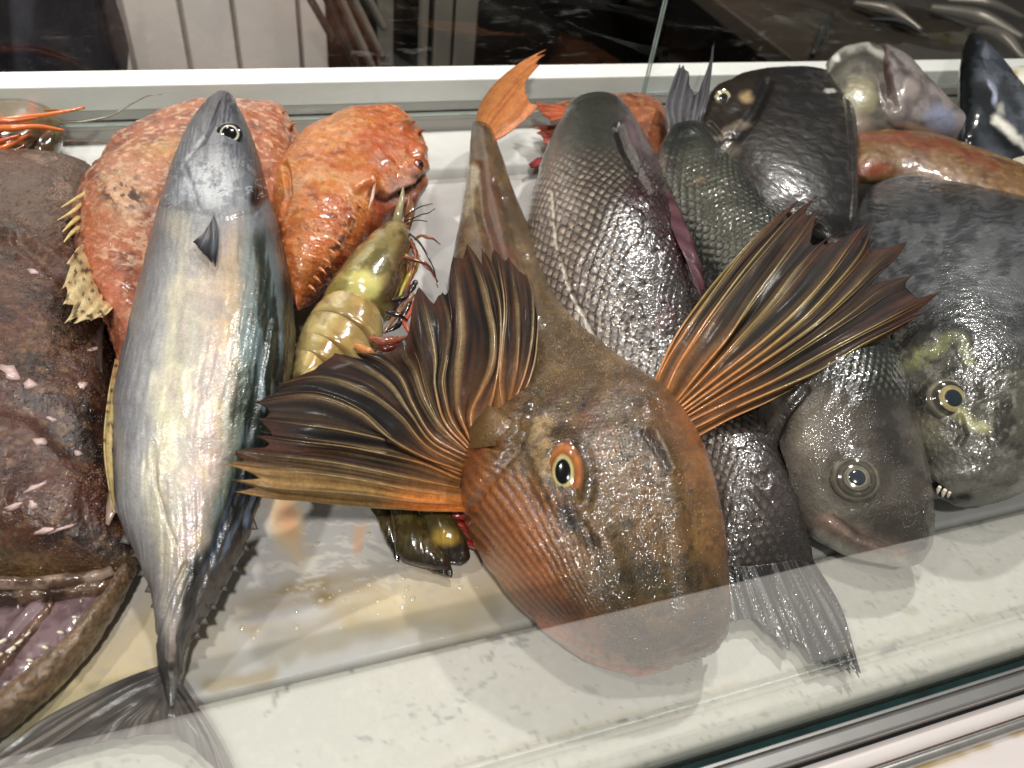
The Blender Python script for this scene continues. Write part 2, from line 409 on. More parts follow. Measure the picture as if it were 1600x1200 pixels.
def veins(V, per, wd, s):
    q = V[..., :2]; q = q+.03*(np.stack([fbm(q, 14, 4, s), fbm(q, 14, 4, s+9)], -1)-.5)
    f = fbm(q, per, 3, s+2); line = 1-sst(0, wd, np.abs(f-.5)); br = sst(.5, .66, fbm(q, per*2.2, 3, s+31))
    spots = .12*sst(.72, .8, fbm(V[..., :2], 170, 3, s+4))*sst(.45, .6, fbm(q, 9, 2, s+5))
    return np.clip(line*br+spots*.6, 0, 1)
def front_col(V):
    c = np.tile(srgb(190, 187, 178), V.shape[:-1]+(1,)); v = veins(V, 11, .009, 3)
    v2 = sst(.6, .78, fbm(V[..., :2], 60, 3, 8))*sst(.5, .6, fbm(V[..., :2], 11, 2, 12))
    c = mix(c, srgb(120, 122, 122), v*.8); c = mix(c, srgb(180, 180, 178), v2*.15)
    q = px(V); qv = warp(q, 7, 16, 4); br = sst(.36, .5, fbm(q, 1/12, 3, 6))
    for pts, wd in [([(704, 1080), (712, 1092), (722, 1094), (745, 1074), (776, 1059), (772, 1044)], 2.2), ([(762, 1030), (768, 1008), (790, 1000), (812, 1004), (826, 1010), (832, 1024)], 2.6), ([(760, 1000), (790, 990), (830, 1002)], 2), ([(452, 1068), (446, 1084), (450, 1098)], 2.6), ([(434, 1080), (424, 1104), (418, 1118)], 2.2), ([(545, 1036), (550, 1050)], 2), ([(640, 1118), (670, 1112), (700, 1120), (716, 1110)], 2.6), ([(960, 1130), (990, 1120), (1040, 1128)], 2), ([(1180, 1000), (1210, 985), (1260, 990)], 2.), ([(560, 1150), (600, 1160), (640, 1150)], 2.)]:
        c = mix(c, srgb(92, 96, 98), stroke(qv, pts, wd*1.3, .9)*br*.65)
    for (a, b, r) in [(1448, 1160, 7), (1290, 870, 6), (1195, 1118, 7), (1532, 895, 9), (1423, 955, 12)]:
        c = mix(c, srgb(165, 158, 138), blob(warp(q, 6, 18), a, b, r, r*.6)*.7)
    c = mix(c, srgb(120, 122, 118), sst(.80, .86, vn(V[..., :2], 420, 66))*.4*sst(.4, .6, vn(V[..., :2], 60, 67))); c = mix(c, srgb(214, 214, 206), sst(.6, .8, vn(V[..., :2], 260, 68))*.15)
    return c*(.95+.10*fbm(V[..., :2], 30, 4, 2))[..., None]
def rear_col(V):
    c = np.tile(srgb(198, 196, 194), V.shape[:-1]+(1,)); q0 = px(V); q = warp(warp(q0, 26, 90, 5), 9, 22, 8)
    n = fbm(V[..., :2], 22, 4, 5)
    st = fbm(np.stack([V[..., 0]*7, V[..., 1]*50], -1), 1, 4, 9)
    inn = sst(1120, 900, q0[..., 0])
    c = mix(c, srgb(200, 180, 146), stroke(q, [(60, 1100), (250, 1010), (420, 960), (640, 935), (830, 900)], 75, .8)*sst(.25, .7, n)*.75*inn)
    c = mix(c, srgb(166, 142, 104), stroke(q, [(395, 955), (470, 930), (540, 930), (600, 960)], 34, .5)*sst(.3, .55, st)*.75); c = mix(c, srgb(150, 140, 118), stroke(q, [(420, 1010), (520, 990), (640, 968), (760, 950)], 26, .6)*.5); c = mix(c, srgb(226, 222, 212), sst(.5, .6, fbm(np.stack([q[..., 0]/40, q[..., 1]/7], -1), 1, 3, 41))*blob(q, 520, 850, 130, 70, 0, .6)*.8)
    c = mix(c, srgb(168, 146, 110), stroke(q, [(260, 1060), (360, 1030), (520, 985)], 30, .8)*sst(.4, .6, n)*.6)
    c = mix(c, srgb(170, 146, 100), stroke(q, [(330, 1075), (440, 1052)], 16, .6)*.55)
    c = mix(c, srgb(198, 182, 146), stroke(q, [(60, 1130), (180, 1080), (240, 1060)], 34, .8)*sst(.35, .6, n)*.6)
    c = mix(c, srgb(194, 178, 150), stroke(q, [(600, 960), (760, 920), (830, 900)], 24, .7)*.5)
    c = mix(c, srgb(224, 190, 150), blob(q, 450, 800, 30, 60, -10, .6)*.8)
    c = mix(c, srgb(226, 170, 140), blob(q, 455, 800, 12, 30, -10, .6)*.8)
    c = mix(c, srgb(224, 180, 150), blob(q, 562, 840, 12, 22, 20, .7)*.8)
    c = mix(c, srgb(150, 118, 60), blob(q, 505, 930, 12, 12, 0, .7)*.6)
    c = mix(c, srgb(200, 186, 154), blob(q, 300, 980, 60, 60, 0, .9)*.4)
    c = mix(c, srgb(170, 168, 160), sst(.62, .7, fbm(q0, 1/14, 3, 3))*.3*sst(.5, .62, n))
    return c*(.94+.12*st)[..., None]
XL, XR = -.75, 1.75
sl = slab('counter_slab', XL, XR, YG+.006, YJ-.0012, 0, .03, MATS['quartz'], front_col, res=.0016)
tag(sl, 'grey veined white stone slab along the front glass', 'counter slab')
s2 = slab('display_tray', XL, XR, YJ+.0005, P(700, 283)[1], -.0012, .03, MATS['white_tray'], rear_col)
tag(s2, 'large white tray under the fish, stained yellow and brown by fish juice', 'tray')
s3 = slab('display_shelf', XL, XR, YS, YB-.001, .008, .03, MATS['white_tray'], lambda V: np.tile(srgb(188, 187, 184), V.shape[:-1]+(1,)), res=.004)
tag(s3, 'narrow white raised strip running behind the tray, along the back rail', 'shelf')
box('tray_gap', (XL, P(700, 283)[1]+.0005, -.03), (XR, YS+.004, -.004), MATS['grey_metal'], bev=0)['kind'] = 'structure'

# back rail with the two panes behind it
br = thing('back_rail', 'white and grey metal rail across the back of the counter, under the rear glass', 'rail', (.4, YB+.01, 0))
box('lower_profile', (XL, YB, -.02), (XR, YB+.03, .021), MATS['grey_metal'], br, .0012)
box('profile_lip', (XL, YB-.0022, .0205), (XR, YB+.03, .0265), MATS['grey_metal'], br, .0008)
box('gap_strip', (XL, YB+.002, .0262), (XR, YB+.03, .0292), MATS['dark_gap'], br, 0)
box('grey_strip', (XL, YB+.001, .029), (XR, YB+.03, .0385), MATS['grey_metal'], br, .0006)
box('white_bar', (XL, YB+.0004, .0384), (XR, YB+.034, .0625), MATS['white_metal'], br, .0016)

def glass(name, refl, tint, smear=0, smear_s=8, rough=0.0):
    m = bpy.data.materials.new(name); m.use_nodes = True; nt = m.node_tree; nt.nodes.clear(); L = nt.links.new
    out = nt.nodes.new('ShaderNodeOutputMaterial'); tr = nt.nodes.new('ShaderNodeBsdfTransparent'); tr.inputs[0].default_value = (*tint, 1)
    gl = nt.nodes.new('ShaderNodeBsdfGlossy'); gl.inputs['Roughness'].default_value = rough; gl.inputs[0].default_value = (.95, 1, .98, 1)
    mx = nt.nodes.new('ShaderNodeMixShader'); mx.inputs[0].default_value = refl
    L(tr.outputs[0], mx.inputs[1]); L(gl.outputs[0], mx.inputs[2]); last = mx
    if smear:
        tc = nt.nodes.new('ShaderNodeTexCoord'); mp = nt.nodes.new('ShaderNodeMapping'); mp.inputs['Scale'].default_value = (3, 3, 14); mp.inputs['Rotation'].default_value = (0, .25, 0)
        n = nt.nodes.new('ShaderNodeTexNoise'); n.inputs['Scale'].default_value = smear_s; n.inputs['Detail'].default_value = 8; n.inputs['Roughness'].default_value = .7
        L(tc.outputs['Object'], mp.inputs[0]); L(mp.outputs[0], n.inputs['Vector'])
        n2 = nt.nodes.new('ShaderNodeTexNoise'); n2.inputs['Scale'].default_value = 7; L(tc.outputs['Object'], n2.inputs['Vector'])
        r1 = nt.nodes.new('ShaderNodeMapRange'); r1.inputs[1].default_value = .56; r1.inputs[2].default_value = .76; L(n.outputs[0], r1.inputs[0])
        r2 = nt.nodes.new('ShaderNodeMapRange'); r2.inputs[1].default_value = .46; r2.inputs[2].default_value = .7; r2.inputs[4].default_value = smear; L(n2.outputs[0], r2.inputs[0])
        mu = nt.nodes.new('ShaderNodeMath'); mu.operation = 'MULTIPLY'; L(r1.outputs[0], mu.inputs[0]); L(r2.outputs[0], mu.inputs[1])
        df = nt.nodes.new('ShaderNodeBsdfDiffuse'); df.inputs[0].default_value = (.8, .85, .85, 1)
        m2 = nt.nodes.new('ShaderNodeMixShader'); L(mu.outputs[0], m2.inputs[0]); L(mx.outputs[0], m2.inputs[1]); L(df.outputs[0], m2.inputs[2]); last = m2
    L(last.outputs[0], out.inputs[0]); MATS[name] = m; return m
glass('rear_glass', .05, (.93, .95, .94), smear=.45); glass('front_glass', .225, (.93, .95, .945))
mat('glass_edge', (150, 168, 162), rough=.1, coat=1, spec=.6, var=[(60, .25)])
xs = PY(1003, 135, YB)[0]
for (nm, a, b, z0, lab) in [('l', XL, xs, .0264, 'rear glass pane on the left of the seam, smeared near the bottom'), ('r', xs+.003, XR, PY(1200, 138, YB)[2], 'rear glass pane on the right of the seam, its lower edge across the white bar')]:
    t = thing('glass_pane', lab, 'glass pane', ((a+b)/2, YB-.003, z0), 'rear glass panes')
    V = [(a, YB-.0035, z0), (b, YB-.0035, z0), (b, YB-.0035, .6), (a, YB-.0035, .6)]
    obj('pane', V, [[0, 1, 2, 3]], MATS['rear_glass'], t, smooth=False)
    box('glass_edge', (a, YB-.0048, z0-.0008), (b, YB-.0034, z0+.0004), MATS['glass_edge'], t, 0)
    e = b if nm == 'l' else a
    box('glass_edge', (e-.0007, YB-.005, z0), (e+.0007, YB-.0034, .6), MATS['glass_edge'], t, 0)

# front glass, its aluminium rail and the white sill on the customers' side
ft = thing('front_glass', 'clear glass guard standing in the aluminium rail along the front of the counter', 'glass guard', (.4, YG, 0))
obj('pane', [(XL, YG, -.01), (XR, YG, -.01), (XR, YG, .217), (XL, YG, .217)], [[0, 1, 2, 3]], MATS['front_glass'], ft, smooth=False)
ZR = .004; yb_, yt = P(1600, 1082, -.01)[1], YG-.0028
fr = thing('front_rail', 'grooved grey aluminium rail holding the front glass', 'rail', (.4, (YG+yb_)/2, -.01))
box('seal', (XL, YG-.0035, -.02), (XR, YG-.0006, .0015), MATS['teal_edge'], fr, 0)
box('rail_top', (XL, yb_+.0105, -.02), (XR, YG-.0036, .001), MATS['aluminium'], fr, .0016)
box('rail_face', (XL, yb_+.0008, -.024), (XR, yb_+.0102, -.0018), MATS['aluminium'], fr, .0016)
box('shadow_gap', (XL, yb_-.0008, -.03), (XR, yb_+.0007, -.010), MATS['dark_gap'], fr, 0)
def sill_col(V):
    q = px(V); c = np.tile(srgb(214, 206, 204), V.shape[:-1]+(1,))
    return c*(.95+.1*fbm(V[..., :2], 25, 4, 2))[..., None]
ys = .0038
y1 = P(1600, 1118, -.009)[1]; y2 = P(1600, 1150, -.009)[1]
mat('sill_white', rough=.35, bumps=[('n', 60, .1, .5)])
def rust(V):
    c = sill_col(V); n = fbm(V[..., :2], 60, 4, 4)
    e = 1-sst(.0, .004, np.abs(V[..., 1]-(y2+.0022)-.002*(n-.5)))
    return mix(c, srgb(176, 150, 100), e*sst(.42, .6, fbm(V[..., :2], 38, 3, 14))*.9)
tag(slab('inner_sill', XL, XR, y1+.001, yb_-.001, -.009, .02, MATS['sill_white'], sill_col, res=.003, edge=.0006), 'white sill strip between the aluminium rail and the thin metal tube', 'sill')
tag(slab('outer_sill', XL, XR, ys, y1-.0002, -.0095, .02, MATS['sill_white'], rust, res=.0016, edge=.002), 'white outer sill with rust brown grime along its joint', 'sill')
tb = tube('metal_tube', [(XL, (y1+y2)/2+.001, -.0072), (XR, (y1+y2)/2+.001, -.0072)], [.0028], MATS['tube_metal'], nv=20)
tag(tb, 'thin polished metal tube lying along the white sill', 'tube')
# counter front and dark shop floor
box('counter_front', (XL, ys+.004, -.9), (XR, ys+.03, -.031), MATS['grey_metal'], bev=.001)['kind'] = 'structure'
mat('floor_dark', (58, 54, 50), rough=.4, var=[(6, .15)], bumps=[('n', 20, .1, 2)])
fl = obj('floor', [(-8, -6, -.9), (8, -6, -.9), (8, 8, -.9), (-8, 8, -.9)], [[0, 1, 2, 3]], MATS['floor_dark'], smooth=False); fl['kind'] = 'structure'

# ------------------------------------------------------------------ behind the counter
mat('panel_grey', (150, 143, 138), rough=.45, var=[(4, .08), (30, .03)], bumps=[('n', 12, .1, 2)])
mat('seam_dark', (105, 98, 94), rough=.6)
mat('dark_wall', (20, 15, 13), rough=.35, var=[(3, .5)], bumps=[('n', 5, .2, 5)])
mat('brown_panel', (52, 34, 26), rough=.3, var=[(3, .4)])
mat('steel_dull', (62, 54, 47), rough=.35, metal=.4, var=[(8, .12)], bumps=[('n', 6, .2, 6)])
mat('steel_bar', (112, 106, 98), rough=.35, metal=.5, var=[(15, .15)])
mat('navy_cloth', (17, 19, 32), rough=.85, var=[(9, .35), (60, .15)], bumps=[('n', 18, .4, 8)])
YW = 1.55
def wallx(u, v=60, Y=YW): return PY(u, v, Y)[0]
x0, x1 = wallx(-250), wallx(600)
wp = thing('panelled_wall', 'pale grey panelled wall with vertical seams behind the rear glass', 'wall', ((x0+x1)/2, YW, -.9))
cuts = [x0]+[wallx(u, 60) for u in (200, 290, 370, 470)]+[x1]
for a, b in zip(cuts[:-1], cuts[1:]): box('panel', (a+.004, YW, -.9), (b-.004, YW+.03, 1.2), MATS['panel_grey'], wp, .003)
box('backing', (x0, YW+.012, -.9), (x1, YW+.04, 1.2), MATS['seam_dark'], wp, 0)
dw = box('dark_doorway', (wallx(590), YW+.5, -.9), (wallx(1100, 60, YW+.5)+2.2, YW+.55, 1.4), MATS['dark_wall'], bev=0); dw['kind'] = 'structure'
# posts and slanted bars of a rack
rk = thing('metal_rack', 'steel rack with upright posts and slanted bars behind the rear glass', 'rack', (wallx(640, 60, 1.4), 1.4, -.9))
for u, wd in ((603, .012), (690, .016), (662, .006), (725, .02)):
    a = PY(u, 60, 1.4); box('post', (a[0]-wd, 1.39, -.9), (a[0]+wd, 1.42, 1.0), MATS['steel_bar'], rk, .002)
for (u, v, u2, v2) in ((548, -10, 598, 90), (528, -12, 585, 112), (505, -14, 560, 112), (572, -10, 600, 45), (478, -14, 520, 60)):
    tube('bar', [PY(u, v, 1.36), PY(u2, v2, 1.36)], [.0065], MATS['dark_gap'] if u in (505, 478) else MATS['steel_bar'], rk)
box('rack_back', (wallx(505), 1.49, -.9), (wallx(618), 1.50, .3), MATS['dark_wall'], rk, 0)
# brown panel and steel trough, upper right
bp = box('brown_panel', (wallx(1040, 40, 1.9), 1.85, -.9), (wallx(1235, 40, 1.9), 1.9, .9), MATS['brown_panel'], bev=.004)
tag(bp, 'dark brown panel behind the rear glass, right of the seam', 'panel')
tr_ = thing('steel_worktop', 'dull steel worktop with long tools on it, behind the glass at the upper right', 'worktop', (1.2, 1.5, -.2))
def quadbox(name, a, b, th, m, par): box(name, a, b, m, par, .004)
zt = -.02
A = P(1250, 100, zt); B_ = P(1250, 0, zt)
box('top', (A[0], A[1]-.05, zt-.03), (A[0]+1.6, 2.6, zt), MATS['steel_dull'], tr_, .004)
for (u, v, u2, v2, rr) in ((1335, 5, 1440, 48, .012), (1360, 30, 1450, 58, .006), (1455, 12, 1600, 60, .014), (1480, 0, 1600, 28, .010), (1270, 85, 1300, 20, .008), (1530, 45, 1600, 92, .012)):
    a, b = P(u, v, zt+rr), P(u2, v2, zt+rr); mmid = (a+b)/2+np.array([0, 0, .01])
    tube('tool', [a, mmid, b], [rr*.5, rr, rr*.4], MATS['steel_bar'] if rr > .009 else MATS['dark_gap'], tr_)
# navy cloth hanging at the upper left
def navy():
    st = [(-160, -60, 160, -60), (-160, -10, 156, -10), (-160, 40, 166, 40), (-160, 80, 176, 80), (-160, 115, 187, 115), (-160, 150, 196, 150)]
    V = []; n = 40; Y0 = 1.12
    for k, (a, b, c, d) in enumerate(st):
        L_, R_ = PY(a, b, Y0), PY(c, d, Y0)
        for i in range(n):
            t = i/(n-1); p = L_*(1-t)+R_*t; p[1] = Y0-.10*math.sqrt(max(0, 1-(2*t-1)**4))-.02*math.sin(t*19+k*.5)*t*(1-t)*4; V.append(p)
    F = grid_faces(len(st), n, False).tolist(); V = np.array(V)
    B2 = V+np.array([0, .16, 0]); F += [[x+len(V) for x in f[::-1]] for f in F]
    nn = len(V); F += [[(k+1)*n-1, (k+2)*n-1, nn+(k+2)*n-1, nn+(k+1)*n-1] for k in range(len(st)-1)]
    V = np.concatenate([V, B2]); base = V.copy()
    o = obj('dark_cloth', V, F, MATS['navy_cloth']); return o
tag(navy(), 'dark navy cloth in the top left corner behind the glass', 'cloth')

# ------------------------------------------------------------------ bonito
mat('silver_skin', rough=.36, metal=.12, coat=.3, coat_r=.16, bumps=[('n', 60, .15, 1.5), ('n', 260, .5, .6), ('f', 900, .4, .35)], var=[(90, .07), (700, .12)], spec=.5)
mat('fin_skin', rough=.35, coat=.4, coat_r=.1, bumps=[('n', 300, .2, .3)], var=[(250, .12)])
mat('matte_fin', rough=.5, coat=.15, coat_r=.15, bumps=[('n', 400, .2, .3)], var=[(250, .12)])
mat('wet_skin', rough=.3, coat=.9, coat_r=.06, bumps=[('n', 80, .25, 1.5), ('n', 650, .45, .5)], var=[(300, .12)])

bt = thing('bonito', 'silver bonito lying head up on the other fish, belly towards us', 'fish', P(300, 650, 0))
Z1 = lambda a: a
st = [(341, 151, 356, 150, .086, .003, .003), (336, 158, 364, 157, .086, .009, .008), (318, 182, 376, 180, .084, .020, .016), (293, 222, 394, 218, .080, .029, .022), (274, 265, 408, 262, .076, .034, .026),
      (259, 310, 420, 308, .072, .037, .028), (240, 380, 440, 372, .068, .041, .030), (222, 450, 454, 440, .064, .043, .032), (206, 520, 461, 512, .060, .044, .032), (190, 590, 456, 582, .057, .043, .031),
      (177, 650, 446, 640, .053, .041, .030), (174, 725, 426, 715, .048, .037, .028), (182, 795, 405, 788, .043, .032, .026), (206, 852, 382, 852, .037, .026, .022), (228, 900, 354, 905, .032, .021, .018),
      (241, 940, 332, 945, .028, .018, .015), (246, 980, 310, 982, .024, .015, .012), (249, 1015, 291, 1015, .020, .012, .009), (248, 1042, 285, 1038, .0165, .009, .006), (253, 1066, 280, 1064, .014, .005, .004), (259, 1090, 275, 1088, .0125, .002, .002), (264, 1104, 270, 1104, .012, .0005, .0005)]
def bon_disp(o):
    q = o.px; h = 0.0006*(fbm(o.V, 60, 3, 1)-.5)
    def groove(pts, w, d): return -d*stroke(q, pts, w, .8)
    h = h+groove([(290, 262), (312, 330), (352, 345), (395, 335), (418, 310)], 3.5, .0012)       # gill cover
    h = h+.0009*blob(q, 345, 275, 62, 60, 0, .25)
    h = h+groove([(296, 238), (318, 225), (330, 200), (345, 160)], 2.5, .0012)+groove([(284, 262), (305, 235)], 2, .0007)
    h = h+groove([(395, 390), (388, 450), (370, 560), (345, 640)], 4, .0006)
    h = h+groove([(240, 690), (245, 760), (262, 820), (275, 850)], 2, .0008)
    h = h+groove([(420, 500), (400, 620), (370, 760), (320, 900), (280, 1000)], 6, .0014)+groove([(435, 520), (428, 640), (395, 790), (335, 900)], 5, .001)
    h = h+.0012*sst(720, 800, q[..., 1])*(fbm(np.stack([q[..., 0]/11-q[..., 1]/40, q[..., 1]/50], -1), 1, 3, 3)-.5)*sst(300, 380, q[..., 0]+(q[..., 1]-800)*.3)*2
    wr = fbm(np.stack([o.arc*600, o.dist*60], -1), 1, 3, 6)-.5
    h = h+.0010*wr+.0010*(fbm(warp(o.px, 20, 50, 9), 1/26, 4, 19)-.5)*sst(340, 420, q[..., 1])
    h = h-.0011*stroke(q, [(245, 1000), (262, 940), (290, 880)], 3)+.0015*stroke(q, [(266, 1040), (270, 980), (300, 900)], 6)
    return h
def bon_col(o):
    q = o.px; qw = warp(q, 14, 60, 2); w = o.w; c = np.tile(srgb(150, 152, 158), w.shape+(1,)).astype(float)
    body = sst(312, 400, qw[..., 1]+.10*(qw[..., 0]-340))
    axis = pchip(np.array([100., 330, 420, 540, 680, 800, 900, 1000, 1100]), np.array([350., 345, 330, 318, 305, 285, 277, 270, 265]), np.clip(qw[..., 1], 101, 1099).ravel()).reshape(w.shape)
    x = (qw[..., 0]-axis)
    hw = pchip(np.array([100., 300, 500, 650, 800, 900, 1000, 1100]), np.array([70., 84, 128, 133, 112, 62, 28, 18]), np.clip(qw[..., 1], 101, 1099).ravel()).reshape(w.shape)
    t = x/hw
    n = fbm(np.stack([q[..., 0]/16, q[..., 1]/75], -1), 1, 4, 3); n2 = fbm(q, 1/40, 4, 11)
    stops = [-1.1, -.8, -.58, -.40, -.15, .08, .22, .34, .46, .6, .72, .84, 1.05]
    cs = np.array([srgb(*k) for k in [(116, 114, 116), (154, 154, 156), (182, 181, 178), (216, 210, 186), (220, 212, 190), (210, 196, 184), (212, 188, 156), (150, 140, 118), (108, 118, 108), (50, 60, 52), (66, 78, 78), (26, 30, 30), (18, 20, 20)]])
    tt = t+.16*(n-.5); bc = np.stack([np.interp(tt, stops, cs[:, k]) for k in range(3)], -1)
    # iridescence in weak long flecks
    ir = fbm(np.stack([q[..., 0]/22+3, q[..., 1]/60], -1), 1, 4, 21)
    bc = mix(bc, srgb(196, 176, 190), sst(.52, .68, ir)*.45*(1-sst(.2, .5, np.abs(t-.0)))); bc = bc*.95
    bc = mix(bc, srgb(232, 226, 206), sst(.56, .72, n)*.5*(1-sst(.35, .6, np.abs(t+.1))))
    low = sst(760, 900, q[..., 1]); bc = mix(bc, srgb(120, 112, 106), low*.55); bc = mix(bc, srgb(96, 92, 94), sst(900, 1000, q[..., 1])*.6*sst(.4, .6, n))
    bl = sst(700, 800, q[..., 1])*sst(.3, .6, t)*(1-sst(.95, 1.05, t)); bc = mix(bc, srgb(120, 136, 160), bl*sst(.5, .62, fbm(np.stack([q[..., 0]/9+q[..., 1]/28, q[..., 1]/60], -1), 1, 3, 8))*.8)
    bc = mix(bc, srgb(24, 26, 28), stroke(qw, [(400, 640), (385, 730), (360, 800), (320, 880), (290, 960)], 11, .9)*.75)
    # head
    hc = np.tile(srgb(126, 129, 134), w.shape+(1,)).astype(float)
    hc = mix(hc, srgb(60, 62, 69), sst(215, 165, qw[..., 1])*.9); hc = mix(hc, srgb(24, 27, 32), sst(.05, .75, t)*sst(330, 300, q[..., 1])*.75)
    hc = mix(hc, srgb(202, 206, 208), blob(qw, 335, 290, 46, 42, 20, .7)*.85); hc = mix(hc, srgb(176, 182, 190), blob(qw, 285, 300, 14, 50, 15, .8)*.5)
    hc = mix(hc, srgb(16, 18, 22), blob(qw, 402, 300, 12, 26, 10, .5)); hc = mix(hc, srgb(90, 94, 102), sst(.55, .65, fbm(q, 1/16, 4, 9))*.5)
    hc = mix(hc, srgb(58, 62, 70), stroke(q, [(296, 240), (318, 226), (332, 200), (346, 158)], 3, .6)*.9); hc = mix(hc, srgb(205, 205, 205), stroke(q, [(290, 250), (318, 214)], 3, .6)*.5)
    hc = mix(hc, srgb(92, 96, 100), stroke(q, [(262, 322), (312, 332), (352, 340), (390, 330)], 3, .8)*.7)
    c = mix(hc, bc, np.zeros_like(w)) if False else hc*(1-body[..., None])+bc*body[..., None]
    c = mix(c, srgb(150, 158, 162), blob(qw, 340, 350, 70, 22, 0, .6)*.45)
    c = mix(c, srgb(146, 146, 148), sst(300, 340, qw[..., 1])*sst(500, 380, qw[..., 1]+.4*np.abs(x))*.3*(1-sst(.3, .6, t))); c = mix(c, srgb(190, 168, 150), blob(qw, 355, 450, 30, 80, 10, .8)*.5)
    c = mix(c, srgb(196, 188, 166), blob(qw, 275, 350, 24, 22, 30, .7)*.6)
    c = mix(c, srgb(20, 26, 26), sst(.62, .85, t)*sst(640, 500, q[..., 1])*sst(250, 400, q[..., 1])*.35)
    for (a, b, rx, ry) in [(448, 455, 6, 16), (448, 505, 7, 18), (445, 445, 5, 8), (452, 480, 5, 10)]: c = mix(c, srgb(14, 16, 18), blob(qw, a, b, rx, ry, 0, .5))
    c = mix(c, srgb(66, 61, 60), sst(960, 1045, q[..., 1])*.95); c = mix(c, srgb(160, 150, 116), stroke(q, [(238, 690), (244, 750), (256, 800)], 2, .6)*.7)
    c = mix(c, srgb(158, 158, 156), sst(.42, .6, fbm(qw, 1/30, 4, 131))*body*.45*sst(.45, .3, np.abs(t))); c = mix(c, srgb(196, 180, 170), sst(.5, .62, fbm(qw, 1/22, 4, 132))*body*.35*sst(.45, .3, np.abs(t)))
    st_ = fbm(np.stack([q[..., 0]/4.5, q[..., 1]/22], -1), 1, 3, 61); fl = fbm(q, 1/5, 3, 71)
    c = c*(.80+.25*st_+.17*fl)[..., None]*np.array([.93, .93, .95])
    hv = np.abs(fbm(q, 1/15, 4, 81)-.5)*(1-body)+body; c = mix(c, srgb(206, 210, 216), (1-sst(.0, .022, hv))*.55*sst(230, 270, q[..., 1])); c = mix(c, srgb(46, 50, 58), (1-sst(.0, .02, np.abs(fbm(q, 1/18, 4, 91)-.5)*(1-body)+body))*.6)
    gs = fbm(np.stack([q[..., 0]/10, q[..., 1]/90], -1), 1, 3, 101); zone = sst(.30, .45, t)*sst(1.0, .85, t)*sst(340, 400, q[..., 1])*sst(760, 640, q[..., 1]); c = mix(c, srgb(34, 46, 36), sst(.5, .6, gs)*zone*.8); c = mix(c, srgb(128, 146, 150), sst(.46, .38, gs)*zone*.5)
    return c
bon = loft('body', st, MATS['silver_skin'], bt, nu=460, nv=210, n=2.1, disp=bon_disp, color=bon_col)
sprinkle('glint_beads', bon, lambda p: blob(p, 300, 860, 40, 120, 20, .8)+.25*blob(p, 320, 600, 110, 260, 0, .5), 500, .00018, .0004, MATS['bead'], bt, 1.2)  # glossy beads added for pinpoint sparkle on the flank
eye(bt, bon, 359, 210, 14, normal=(0, -.62, .78), lift=.0012, pupil=.68, cols=[(0, (6, 6, 8)), (.66, (8, 8, 9)), (.72, (150, 145, 130)), (.76, (206, 200, 184)), (.86, (190, 186, 172)), (.92, (40, 42, 45)), (1.1, (20, 22, 25)), (1.25, (70, 75, 82))], bulge=.25)
fan('pectoral_fin', [[(335, 335, .112), (342, 360, .114), (341, 395, .113), (336, 418, .111)], [(332, 342, .112), (334, 370, .114), (331, 398, .112), (329, 408, .111)], [(328, 350, .111), (320, 372, .113), (312, 390, .112)], [(324, 356, .110), (312, 370, .112), (302, 378, .111)]],
    MATS['fin_skin'], bt, nseg=30, per=8, sag=.0008, rag=.05, color=lambda o: mix(mix(np.tile(srgb(40, 44, 50), o.t.shape+(1,)), srgb(110, 116, 124), (1-o.fr)*.7), srgb(18, 20, 24), sst(.7, 1, o.t)))
# finlets along both edges of the tail stalk
for (u, v, du, dv, z) in [(212, 866, -14, 4, .035), (222, 892, -13, 8, .033), (232, 915, -11, 12, .031), (240, 938, -9, 13, .029), (246, 962, -8, 14, .027), (249, 988, -7, 14, .024), (192, 838, -9, 12, .036),
                          (398, 815, 10, 14, .042), (384, 848, 10, 14, .038), (367, 880, 9, 15, .034), (350, 910, 9, 15, .032), (334, 940, 8, 14, .029), (321, 964, 8, 13, .027), (309, 986, 7, 13, .024)]:
    s = 1 if du > 0 else -1
    flap('finlet', [(u-s*9, v-12), (u-s*1, v-6), (u+du*.55, v+dv*.8), (u+du*.1, v+dv*.8), (u-s*10, v+12)], MATS['matte_fin'], bt, z-.002, (112, 106, 102), bulge=.0008)
flap('anal_fin', [(172, 755), (166, 790), (165, 818), (170, 820), (180, 800), (192, 806), (186, 770)], MATS['fin_skin'], bt, .046, (188, 160, 146), bulge=.002)
def btail(o):
    c = np.tile(srgb(72, 63, 59), o.t.shape+(1,)).astype(float); c = mix(c, srgb(136, 126, 118), sst(.5, .6, fbm(np.stack([o.k*7, o.t*1.0], -1), 1, 3, 14))*sst(.15, .5, o.t)*.8*(1-.75*sst(1.6, .6, np.abs(o.k-5.5)))); c = mix(c, srgb(56, 50, 50), sst(.5, .15, o.t)*.8)
    return mix(c, srgb(128, 108, 106), sst(.5, .7, fbm(o.px, 1/20, 3, 4))*.4*sst(.5, .2, o.t))
